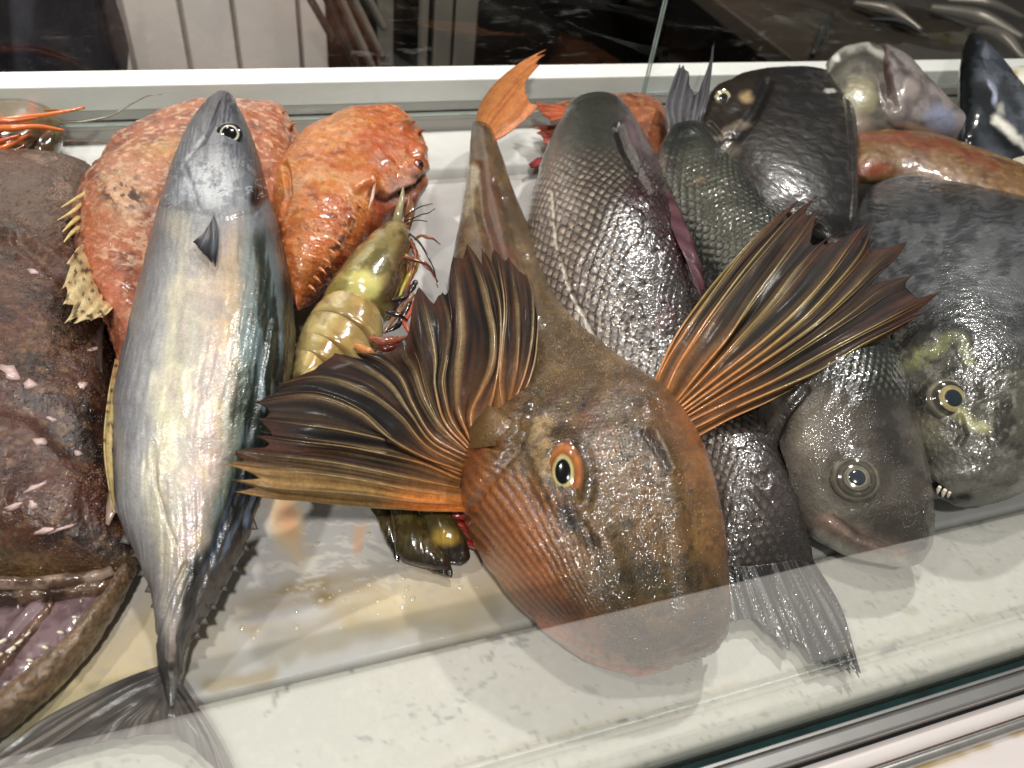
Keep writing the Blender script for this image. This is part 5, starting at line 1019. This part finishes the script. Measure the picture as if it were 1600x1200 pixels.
loft('jaw_ridge', [(-40, 1062, -24, 1082, .016, .002, .002), (8, 1018, 22, 1034, .016, .004, .004), (42, 982, 58, 994, .016, .005, .004), (66, 954, 82, 962, .016, .005, .004), (76, 936, 90, 940, .016, .002, .002)],
     MATS['flesh_wet'], tm, nu=110, nv=44, disp=lambda o: .003*(fbm(o.V, 140, 3, 3)-.5), color=flesh((120, 92, 82), (84, 58, 52), 8, .8))
def jawc(o):
    q = o.px; c = m_col(o); c = mix(c, srgb(120, 96, 84), np.ones(o.w.shape)*.35); return mix(c, srgb(146, 124, 114), sst(-.1, -.6, o.w)*.6)
loft('lower_jaw', [(196, 872, 212, 882, .018, .004, .004), (178, 908, 206, 902, .018, .007, .006), (150, 950, 180, 952, .017, .009, .008), (112, 994, 144, 1004, .016, .010, .009), (68, 1036, 102, 1056, .015, .011, .009), (14, 1082, 52, 1104, .014, .012, .009), (-44, 1126, -5, 1152, .013, .012, .009), (-130, 1170, -90, 1210, .012, .010, .008), (-190, 1200, -150, 1225, .012, .003, .003)],
     MATS['monk_skin'], tm, nu=260, nv=90, disp=lambda o: .004*(fbm(o.V, 70, 4, 3)-.5)+.0012*(1-np.clip(worley(o.V, 240, 2)[0], 0, 1)), color=jawc)
for (u, v, du, dv, s) in [(8, 1000, -14, 6, 9), (22, 1012, -14, 8, 10), (2, 1022, -13, 7, 8), (34, 1000, -10, 8, 7), (46, 988, -9, 8, 6), (-6, 1046, -12, 4, 8), (28, 946, 0, 7, 3), (77, 944, 1, 6, 3), (126, 937, 0, 6, 3), (120, 966, -8, -3, 6), (98, 990, -9, -4, 7), (74, 1014, -9, -5, 7), (50, 1034, -9, -4, 7)]:
    a = P(u, v, .024); b = P(u+du*.6, v+dv*.6, .026); c = P(u+du, v+dv, .022); k = s*mpp(a)
    tube('tooth', [a, b, c], [k*.32, k*.24, k*.04], MATS['tooth'], tm, nu=10, nv=8)
fan('side_fin', [[(150, 470, .04), (120, 520, .05), (110, 560, .05)], [(160, 480, .04), (140, 530, .05), (135, 570, .05)], [(168, 490, .04), (160, 540, .05), (160, 585, .05)]], MATS['monk_skin'], tm, nseg=20, per=6, color=lambda o: np.tile(srgb(60, 40, 34), o.t.shape+(1,)))
mat('scrap', rough=.3, coat=.6, bumps=[('n', 500, .3, .4)], var=[(400, .1)])
g = 'pale scraps of skin on the monkfish'
_sl = iter(['oval lilac scrap of skin at the left end of the monkfish back', 'broad pale scrap lying below the white spots on the monkfish', 'round pale spot of skin beside the broad scrap on the monkfish', 'thin slanted pale strip on the lower monkfish back', 'longest thin pale strip, nearest the monkfish lip', 'short pale strip left of the longest one near the monkfish lip', 'narrow white sliver high on the monkfish beside the spotted fin', 'small pale chip on the middle of the monkfish back', 'narrow pale chip just above the middle of the monkfish back', 'small white chip near the upper fold of the monkfish', 'round whitish scrap touching the oval lilac one on the monkfish', 'pale lilac scrap near the bonito edge of the monkfish', 'tiny pale chip near the bonito, above the wet dark patch'])
for (u, v, w_, h_, r) in [(18, 583, 20, 12, 30), (68, 905, 1, 1, 0), (20, 792, 18, 6, -20), (52, 789, 9, 8, 0), (55, 762, 22, 4, -25), (95, 826, 26, 5, -18), (70, 830, 18, 5, -10), (150, 545, 16, 3, -15), (62, 690, 12, 7, 20), (80, 655, 12, 3, 20), (52, 424, 12, 4, 10), (46, 602, 11, 9, 0), (130, 603, 9, 8, 30), (122, 708, 7, 4, 10)]:
    if w_ < 2: continue
    p, nn = on(fm, u, v, .0006); a = math.radians(r); pts = []; k = rng.uniform(.6, 1.1, 11)
    for i in range(11):
        t = i/11*2*math.pi; x, y = math.cos(t)*w_*k[i], math.sin(t)*h_*k[i]; x, y = x*math.cos(a)-y*math.sin(a), x*math.sin(a)+y*math.cos(a)
        pts.append(on(fm, u+x, v+y, .0007)[0])
    c = np.mean(pts, 0)+nn*.0008; V = [c]+pts+[q_-nn*.001 for q_ in pts]; n = 11
    F = [[0, 1+j, 1+(j+1) % n] for j in range(n)]+[[1+j, n+1+j, n+1+(j+1) % n, 1+(j+1) % n] for j in range(n)]
    o = obj('skin_scrap', V, F, MATS['scrap'], None, np.tile(srgb(196, 170, 168), (len(V), 1))); tag(o, next(_sl), 'scrap', g)

# ------------------------------------------------------------------ scorpionfish
ts = thing('scorpionfish', 'mottled red scorpionfish curled behind the bonito, with spotted yellowish fins', 'fish', P(260, 350, 0))
st = [(470, 212, 458, 285, .052, .004, .004), (446, 182, 450, 330, .052, .020, .016), (400, 170, 430, 400, .050, .030, .02), (330, 172, 380, 430, .048, .034, .022), (262, 190, 330, 450, .046, .036, .024), (205, 218, 300, 460, .044, .037, .024), (160, 262, 285, 470, .043, .036, .024),
      (126, 318, 275, 470, .042, .034, .024), (112, 372, 265, 475, .041, .031, .022), (116, 425, 255, 490, .040, .028, .020), (140, 478, 248, 520, .039, .024, .018), (166, 520, 240, 552, .038, .019, .016), (178, 560, 232, 580, .036, .012, .012), (182, 590, 225, 600, .035, .003, .003)]
def scp_disp(o):
    q = o.px; wd, wi = worley(o.V, 150, 5); w2, _ = worley(o.V, 330, 15)
    g_ = fbm(np.stack([(q[..., 0]+q[..., 1]*.3)/30, (q[..., 1]-q[..., 0]*.3)/7], -1), 1, 3, 8)
    return .0050*(fbm(o.V, 30, 3, 2)-.5)*1.6+.0008*sst(.45, .1, wd)*sst(.5, .8, wi)+.0003*(1-np.clip(w2, 0, 1))+.0011*(g_-.5)
def scp_col(base, dk, lt, org, s):
    def f(o):
        q = o.px; n = fbm(o.V, 70, 5, s); n2 = fbm(o.V, 240, 4, s+3); n3 = fbm(o.V, 34, 3, s+9); wd, wi = worley(o.V, 170, s+2)
        c = np.tile(srgb(*base), n.shape+(1,)).astype(float); c = mix(c, srgb(*dk), sst(.5, .64, n)*.75); c = mix(c, srgb(*org), sst(.5, .62, n3)*.7); c = mix(c, srgb(*lt), sst(.52, .66, n2)*.6)
        c = mix(c, srgb(70, 26, 20), sst(.3, .1, wd)*sst(.6, .7, wi)*.7); return c
    return f
def s1c(o):
    q = o.px; qw = warp(q, 14, 34, 2); c = scp_col((160, 96, 76), (112, 56, 42), (206, 174, 152), (160, 92, 58), 3)(o)
    c = mix(c, srgb(196, 164, 140), blob(qw, 190, 310, 34, 44, 20, .8)*.6); c = mix(c, srgb(50, 30, 30), sst(.58, .66, fbm(q, 1/9, 3, 2))*blob(qw, 190, 298, 34, 24, 10, .6)*.9)
    c = mix(c, srgb(176, 104, 84), stroke(qw, [(150, 330), (140, 400), (175, 480), (200, 560)], 22, .9)*.6); c = mix(c, srgb(190, 150, 96), blob(qw, 255, 235, 40, 14, -15, .8)*.5)
    return c
fs = loft('body', st, MATS['red_skin'], ts, nu=360, nv=240, n=2.1, disp=scp_disp, color=s1c)
def spotted(sd, base=(200, 180, 146), red=.3):
    def f(o):
        q = o.px; c = np.tile(srgb(*base), o.t.shape+(1,)).astype(float); c = mix(c, srgb(150, 110, 66), o.fr*.45); c = mix(c, srgb(186, 90, 60), sst(.45, .0, o.t)*red*2)
        w = fbm(q, 1/5.0, 2, sd); wd = fbm(q, 1/6.5, 2, sd+9); c = mix(c, srgb(48, 34, 26), sst(.62, .69, wd)*.85); return c*(.8+.4*w)[..., None]
    return f
fan('pectoral_fin', [[(135, 378, .058), (118, 392, .078), (104, 412, .084)], [(142, 400, .058), (118, 420, .078), (98, 450, .086)], [(150, 425, .058), (122, 450, .080), (96, 478, .088)], [(158, 445, .057), (128, 478, .080), (99, 507, .089)], [(166, 460, .056), (142, 488, .078), (118, 506, .086)], [(174, 472, .055), (156, 492, .074), (140, 502, .080)], [(180, 478, .054), (168, 490, .068), (160, 496, .074)]],
    MATS['fin_membrane'], ts, nseg=40, per=8, sag=.0012, rag=.16, color=spotted(3), seed=4).ob['label'] = 'yellowish fin with black spots, lying on the monkfish'
for (a, b, c) in [((138, 300), (116, 312), (96, 324)), ((128, 318), (108, 334), (90, 344)), ((122, 340), (108, 352), (98, 362)), ((122, 356), (110, 366), (100, 378))]:
    tube('fin_spine', [P(*a, .066), P(*b, .076), P(*c, .080)], [.0018, .0014, .0004], MATS['ray_skin'], ts, np.tile(srgb(206, 184, 130), (24, 1)), nv=8)
flap('spine_web', [(136, 304), (118, 320), (114, 338), (102, 346), (112, 352), (106, 366), (118, 372), (130, 360)], MATS['fin_membrane'], ts, .060, (54, 40, 34), bulge=.001)
fan('tail_fin', [[(180, 560, .058), (170, 610, .072), (163, 670, .074), (164, 720, .072), (170, 760, .066), (176, 800, .058)], [(190, 565, .060), (180, 620, .070), (174, 690, .070), (176, 750, .064), (180, 795, .056)], [(200, 565, .060), (192, 630, .066), (184, 700, .064), (186, 780, .052)], [(210, 565, .058), (202, 630, .056), (196, 700, .050), (192, 770, .044)]],
    MATS['fin_membrane'], ts, nseg=60, per=8, sag=.001, rag=.05, color=spotted(12, (184, 164, 124), .2), seed=4).ob['label'] = 'long narrow black spotted tail along the edge of the bonito'

t2 = thing('scorpionfish', 'orange red scorpionfish with its blunt head towards the middle, right of the bonito', 'fish', P(560, 320, 0))
st = [(652, 198, 668, 235, .058, .005, .005), (632, 190, 669, 262, .057, .018, .018), (602, 188, 655, 302, .055, .030, .026), (562, 194, 628, 326, .054, .036, .030), (520, 206, 600, 350, .054, .038, .030), (478, 226, 575, 372, .053, .038, .030), (448, 255, 556, 394, .053, .037, .03),
      (432, 300, 540, 412, .052, .035, .028), (428, 350, 520, 430, .050, .031, .026), (434, 400, 500, 448, .048, .025, .022), (446, 440, 482, 466, .045, .016, .016), (457, 476, 466, 484, .042, .003, .003)]
def s2d(o):
    q = o.px; h = scp_disp(o); h = h+.005*blob(q, 652, 262, 12, 14, 0, .5)+.004*blob(q, 630, 200, 12, 8, 0, .7)+.004*blob(q, 655, 235, 10, 10, 0, .7)-.006*stroke(q, [(585, 300), (610, 315), (640, 300)], 7, .8)-.006*stroke(q, [(640, 300), (655, 290), (664, 272)], 5, .8)
    h = h-.004*stroke(q, [(446, 260), (452, 300), (440, 340)], 4, .8)+.004*stroke(q, [(560, 292), (580, 280), (590, 300)], 8, .9)
    return h
def s2c(o):
    q = o.px; qw = warp(q, 12, 30, 2); c = scp_col((176, 94, 50), (122, 54, 30), (196, 144, 110), (184, 112, 44), 13)(o)
    c = mix(c, srgb(176, 108, 44), stroke(qw, [(470, 300), (470, 380), (480, 440)], 18, .9)*.5); c = mix(c, srgb(176, 108, 46), blob(qw, 565, 248, 24, 14, 20, .8)*.6)
    c = mix(c, srgb(184, 150, 146), blob(qw, 630, 295, 26, 22, -30, .8)*.75); c = mix(c, srgb(56, 34, 30), blob(qw, 634, 196, 16, 8, 0, .7)*.6); c = mix(c, srgb(150, 50, 26), stroke(qw, [(575, 390), (600, 340), (560, 420)], 24, .8)*.6)
    c = mix(c, srgb(196, 150, 120), stroke(warp(q, 9, 22, 7), [(450, 300), (500, 270), (560, 280)], 9, .9)*.5); c = mix(c, srgb(40, 26, 22), stroke(warp(q, 5, 14, 3), [(534, 372), (528, 386), (518, 392)], 5, .7)*.8); c = mix(c, srgb(92, 34, 22), stroke(q, [(660, 300), (600, 350), (540, 420), (480, 480)], 16, .9)*.7)
    c = mix(c, srgb(58, 28, 22), stroke(q, [(585, 302), (612, 314), (642, 300), (660, 284)], 4, .8)*.8)
    return mix(c, srgb(160, 62, 40), blob(qw, 600, 225, 44, 30, 0, .9)*.5)
f2 = loft('body', st, MATS['red_skin'], t2, nu=320, nv=240, n=2.2, disp=s2d, color=s2c)
sprinkle('skin_grains', f2, lambda p: .2+sst(.45, .6, fbm(p, 1/20, 3, 4)), 1500, .0004, .0009, MATS['bead'], t2, 1.15, .7)
sprinkle('skin_grains', fs, lambda p: .2+sst(.45, .6, fbm(p, 1/20, 3, 4)), 1800, .0004, .0009, MATS['bead'], ts, 1.15, .7)
eye(t2, f2, 655, 257, 8, pupil=.7, cols=[(0, (8, 8, 10)), (.7, (10, 10, 12)), (.8, (120, 50, 30)), (1.25, (150, 60, 34))], bulge=.7)
for (u, v) in [(525, 378), (516, 392), (508, 406), (500, 420), (492, 434), (484, 448), (560, 320), (550, 338)]:
    tube('fin_spine', [P(u, v, .075), P(u+5, v+3, .078), P(u+9, v+8, .076)], [.0016, .0012, .0003], MATS['ray_skin'], t2, np.tile(srgb(206, 130, 96), (24, 1)), nv=7)
flap('cheek_spine', [(583, 290), (588, 284), (584, 310), (575, 328)], MATS['ray_skin'], t2, .094, (220, 180, 170))

for (u, v, du, dv) in [(300, 184, -6, -12), (318, 180, -4, -12), (400, 172, 2, -9), (420, 172, 5, -9), (440, 178, 8, -8), (455, 196, 10, -6), (250, 200, -8, -10), (205, 222, -10, -8)]:
    tube('fin_spine', [P(u, v+6, .062), P(u+du*.4, v+dv*.4, .070), P(u+du, v+dv*.6, .072)], [.0022, .0016, .0004], MATS['ray_skin'], ts, np.tile(srgb(170, 104, 66), (24, 1)), nv=7)
for (u, v, du, dv) in [(604, 190, 0, -9), (622, 188, 3, -9), (642, 194, 7, -8), (655, 206, 9, -5), (600, 200, -3, -8)]:
    tube('head_spine', [P(u, v+4, .074), P(u+du*.5, v+dv*.4, .080), P(u+du, v+dv*.6, .082)], [.0022, .0015, .0004], MATS['ray_skin'], t2, np.tile(srgb(150, 72, 46), (24, 1)), nv=7)
# ------------------------------------------------------------------ prawns
mat('shell', rough=.22, coat=1, coat_r=.05, bumps=[('n', 150, .3, .9), ('n', 620, .25, .3)], var=[(110, .1)])
tp = thing('tiger_prawn', 'olive green tiger prawn below the orange scorpionfish, its tail fan out under the gurnard fin', 'prawn', P(560, 480, 0))
def cara(o):
    q = o.px; qw = warp(q, 8, 20, 3); n = fbm(q, 1/22, 3, 4); c = np.tile(srgb(150, 130, 94), n.shape+(1,)).astype(float); c = mix(c, srgb(84, 76, 40), sst(.45, .62, n)*.7); c = mix(c, srgb(66, 36, 20), stroke(qw, [(640, 380), (625, 420), (615, 460)], 16, .9)*.8)
    c = mix(c, srgb(206, 194, 130), blob(qw, 566, 444, 28, 26, -20, .35)*.9); c = mix(c, srgb(150, 134, 66), stroke(qw, [(590, 375), (555, 410), (520, 450)], 7, .8)*.7); return mix(c, srgb(104, 96, 60), blob(qw, 600, 380, 16, 12, 0, .8)*.5)
loft('carapace', [(608, 352, 630, 350, .056, .004, .004), (592, 366, 640, 366, .055, .014, .012), (570, 388, 645, 392, .053, .021, .018), (546, 414, 643, 424, .050, .026, .020), (524, 442, 632, 458, .047, .028, .02), (508, 466, 614, 488, .044, .027, .02), (503, 478, 600, 502, .042, .022, .016)],
     MATS['shell'], tp, nu=150, nv=110, disp=lambda o: .002*(fbm(o.V, 70, 3, 3)-.5), color=cara)
tube('rostrum', [P(618, 360, .062), P(622, 335, .074), P(628, 308, .082), P(630, 292, .084)], [.0042, .0034, .002, .0006], MATS['shell'], tp, np.tile(srgb(160, 148, 116), (24, 1)))
tube('feeler_plate', [P(634, 362, .058), P(640, 335, .068), P(640, 305, .074)], [.003, .004, .001], MATS['shell'], tp, np.tile(srgb(132, 84, 56), (24, 1)), flat=.4)
for k, (A_, B_, C_, D_, z) in enumerate([((508, 474), (604, 498), (478, 508), (592, 548), .043), ((482, 502), (590, 536), (462, 545), (560, 580), .040), ((466, 534), (560, 560), (456, 575), (536, 600), .037), ((460, 565), (530, 580), (452, 612), (505, 630), .034), ((470, 590), (540, 640), (470, 660), (550, 690), .026), ((490, 640), (590, 690), (540, 730), (620, 740), .016)]):
    A_, B_, C_, D_ = map(np.array, (A_, B_, C_, D_)); s = []
    for t, f in ((0, .72), (.12, .93), (.4, 1.0), (.75, 1.0), (.95, .95), (1.0, .86)):
        L_ = A_*(1-t)+C_*t; R_ = B_*(1-t)+D_*t; c = (L_+R_)/2; L_ = c+(L_-c)*f; R_ = c+(R_-c)*f; s.append((*L_, *R_, z+.002*(1-t), .023*f, .014*f))
    def sc(o, k=k):
        q = o.px; qw = warp(q, 8, 20, 3); n = fbm(q, 1/18, 3, 4+k); c = np.tile(srgb(190, 168, 122), n.shape+(1,)).astype(float); c = mix(c, srgb(150, 104, 50), sst(.5, .2, np.abs(o.w-.45))*.5); c = mix(c, srgb(96, 78, 44), sst(.16, .0, o.q)*.8+sst(.9, 1, o.q)*.5); return mix(c, srgb(118, 96, 60), sst(.5, .62, n)*.4)
    loft('shell_segment', s, MATS['shell'], tp, nu=46, nv=90, n=2.0, disp=lambda o: .0012*(fbm(o.V, 90, 3, 3)-.5), color=sc)
loft('swimmer', [(470, 583, 470, 596, .052, .003, .003), (490, 576, 490, 602, .052, .006, .005), (508, 574, 508, 596, .052, .005, .004), (518, 578, 516, 588, .052, .001, .001)], MATS['shell'], tp, nu=40, nv=30, color=lambda o: np.tile(srgb(190, 164, 112), o.w.shape+(1,)))
RC, YC, DC = srgb(130, 66, 52), srgb(160, 140, 60), srgb(44, 30, 28)
for (pts, r, c) in [([(628, 372, .06), (634, 395, .062), (636, 425, .058), (630, 450, .05)], .0026, RC), ([(640, 372, .06), (650, 400, .064), (640, 440, .058), (628, 470, .05)], .0022, RC), ([(622, 402, .064), (645, 405, .068), (665, 412, .066), (684, 440, .05)], .0017, RC),
                    ([(648, 374, .062), (660, 368, .066), (672, 372, .066), (688, 382, .058)], .0013, srgb(150, 92, 60)), ([(636, 362, .062), (656, 380, .066), (668, 400, .064), (680, 428, .056), (684, 450, .05)], .0009, DC), ([(652, 400, .062), (645, 425, .06), (632, 445, .056), (622, 470, .052)], .0030, YC),
                    ([(650, 440, .056), (636, 462, .054), (620, 480, .052), (606, 500, .05)], .0026, DC), ([(645, 460, .054), (628, 480, .052), (610, 505, .05), (600, 520, .048)], .0028, srgb(150, 110, 90)), ([(640, 470, .052), (632, 490, .05), (620, 510, .048), (600, 520, .046)], .0030, DC),
                    ([(580, 528, .058), (600, 534, .060), (625, 530, .056), (636, 526, .052)], .0034, srgb(150, 88, 74)), ([(585, 536, .056), (605, 546, .058), (620, 540, .056), (634, 532, .05)], .0024, srgb(96, 34, 28)), ([(600, 548, .052), (612, 552, .052), (618, 546, .05)], .002, srgb(206, 130, 104)),
                    ([(640, 520, .05), (632, 505, .052), (640, 490, .052), (646, 470, .052)], .002, srgb(176, 84, 70)), ([(660, 412, .06), (675, 425, .056), (682, 445, .05)], .0012, srgb(200, 160, 150)), ([(555, 540, .056), (575, 548, .056), (592, 560, .05)], .003, srgb(196, 128, 84)),
                    ([(612, 470, .058), (630, 466, .06), (640, 452, .06)], .0022, DC), ([(604, 486, .058), (622, 492, .058), (636, 500, .054)], .0022, DC), ([(640, 410, .062), (634, 400, .064), (628, 396, .062)], .002, YC)]:
    tube('leg', [P(*p) for p in pts], [r*.75, r*1.0, r*.7, r*.3], MATS['shell'], tp, np.tile(c, (24, 1)), nv=8, wob=.5)
for (pts) in [[(632, 340, .07), (645, 330, .075), (660, 322, .078), (676, 318, .078)], [(632, 346, .07), (648, 340, .075), (664, 334, .078), (680, 326, .076)], [(636, 350, .07), (650, 344, .072), (668, 346, .072)]]:
    tube('feeler', [P(*p) for p in pts], [.0006, .0005, .0003], MATS['dark_gap'], tp, nv=5)
def tailc(o):
    q = o.px; qw = warp(q, 8, 22, 2); c = np.tile(srgb(84, 70, 40), o.w.shape+(1,)).astype(float); c = mix(c, srgb(40, 30, 28), sst(.45, .8, o.q)*.95); c = mix(c, srgb(176, 140, 66), blob(qw, 695, 838, 20, 13, 10, .6)*.9); return mix(c, srgb(116, 104, 66), sst(.5, .65, fbm(q, 1/8, 3, 4))*.5*sst(.7, .4, o.q))
for s in ([(576, 790, 604, 790, .018, .003, .003), (588, 812, 622, 812, .015, .004, .003), (602, 842, 628, 848, .010, .003, .003), (617, 872, 624, 878, .006, .001, .001)],
          [(604, 786, 650, 786, .022, .006, .005), (612, 815, 662, 815, .019, .007, .006), (616, 850, 688, 852, .015, .006, .005), (628, 874, 706, 880, .011, .004, .004), (655, 885, 708, 892, .008, .002, .002), (690, 898, 706, 902, .007, .001, .001)],
          [(650, 784, 690, 784, .024, .006, .005), (658, 812, 712, 812, .021, .007, .006), (668, 840, 728, 842, .017, .006, .005), (678, 862, 734, 862, .013, .004, .004), (690, 874, 732, 876, .011, .002, .002), (700, 880, 722, 882, .010, .001, .001)]):
    loft('tail_blade', s, MATS['shell'], tp, nu=90, nv=60, n=1.8, disp=lambda o: .0016*(fbm(np.stack([o.px[..., 0]/7, o.px[..., 1]/40], -1), 1, 3, 3)-.5), color=tailc)
for pts in ([(690, 802, .02), (715, 806, .020), (735, 812, .016), (745, 830, .012)], [(700, 816, .018), (722, 822, .016), (742, 836, .012)], [(728, 848, .012), (744, 852, .010), (756, 858, .01)]):
    tube('leg', [P(*p) for p in pts], [.002, .0026, .0012], MATS['shell'], tp, np.tile(srgb(160, 50, 44), (24, 1)), nv=8)

tq = thing('prawn', 'brown prawn with orange feelers at the left end of the back rail', 'prawn', P(40, 210, 0))
def pc(o):
    n = fbm(o.px, 1/18, 4, 4); c = np.tile(srgb(92, 76, 50), n.shape+(1,)).astype(float); return mix(mix(c, srgb(140, 66, 36), sst(.5, .62, n)*.7), srgb(60, 50, 36), blob(o.px, 70, 225, 30, 18, 20, .7)*.7)
for s in ([(-80, 175, -80, 240, .04, .004, .004), (-40, 168, -40, 246, .04, .018, .016), (10, 166, 10, 246, .04, .02, .018), (55, 168, 55, 222, .042, .016, .014), (84, 176, 84, 204, .042, .008, .008), (96, 186, 96, 194, .042, .001, .001)],
          [(-20, 200, -20, 250, .03, .004, .004), (30, 204, 30, 250, .03, .014, .012), (70, 200, 66, 244, .032, .014, .012), (96, 202, 92, 226, .034, .008, .008), (102, 206, 100, 214, .034, .001, .001)]):
    loft('shell_segment', s, MATS['shell'], tq, nu=90, nv=60, disp=lambda o: .0015*(fbm(o.V, 90, 3, 3)-.5), color=pc)
for (pts, r, c) in [([(-60, 196, .066), (20, 186, .068), (70, 180, .066), (132, 168, .062)], .0026, (196, 106, 48)), ([(-60, 206, .064), (20, 200, .066), (60, 198, .064), (100, 204, .058)], .0030, (200, 104, 46)), ([(-60, 190, .068), (10, 190, .070), (60, 184, .068)], .002, (170, 84, 40)),
                    ([(-50, 240, .056), (0, 232, .056), (30, 218, .058), (48, 206, .06)], .0024, (190, 96, 44)), ([(-50, 222, .058), (-10, 222, .060), (30, 212, .062)], .0024, (176, 80, 44)), ([(-40, 250, .05), (0, 246, .052), (40, 226, .056)], .0018, (120, 50, 34)),
                    ([(92, 192, .052), (130, 190, .052), (175, 180, .054), (210, 160, .062), (240, 148, .068), (254, 147, .068)], .0008, (120, 112, 96)), ([(96, 220, .03), (130, 220, .026), (160, 224, .022), (185, 232, .016)], .0007, (120, 92, 80)), ([(70, 172, .064), (96, 172, .066), (106, 176, .064)], .001, (176, 110, 60))]:
    tube('feeler', [P(*p) for p in pts], [r, r*1.1, r*.8, r*.5], MATS['shell'], tq, np.tile(srgb(*c), (24, 1)), nv=8, wob=.2)

# small wet blobs and droplets on the tray
mat('droplet', (206, 196, 170), rough=.08, coat=1, spec=.6)
gw = 'water drops on the stained tray'
for k in range(46):
    u, v = (rng.uniform(300, 800), rng.uniform(830, 1010)) if k < 36 else (rng.uniform(500, 640), rng.uniform(905, 955))
    if v > 1075-.222*(u-300)-22: continue
    p = P(u, v, -.0012); r = rng.uniform(.0006, .0019); n = 14; V = [p+[0, 0, r*.45]]
    for f, hh in ((.6, .33), (1, 0)):
        for j in range(n): t = j/n*2*math.pi; V.append(p+[math.cos(t)*r*f*(1+.2*math.sin(2*t+k)), math.sin(t)*r*f, r*hh+.0001])
    F = [[0, 1+j, 1+(j+1) % n] for j in range(n)]+[[1+j, 1+n+j, 1+n+(j+1) % n, 1+(j+1) % n] for j in range(n)]
    tag(obj('water_drop', V, F, MATS['droplet']), 'tiny clear drop of liquid on the stained white tray', 'drop', gw)
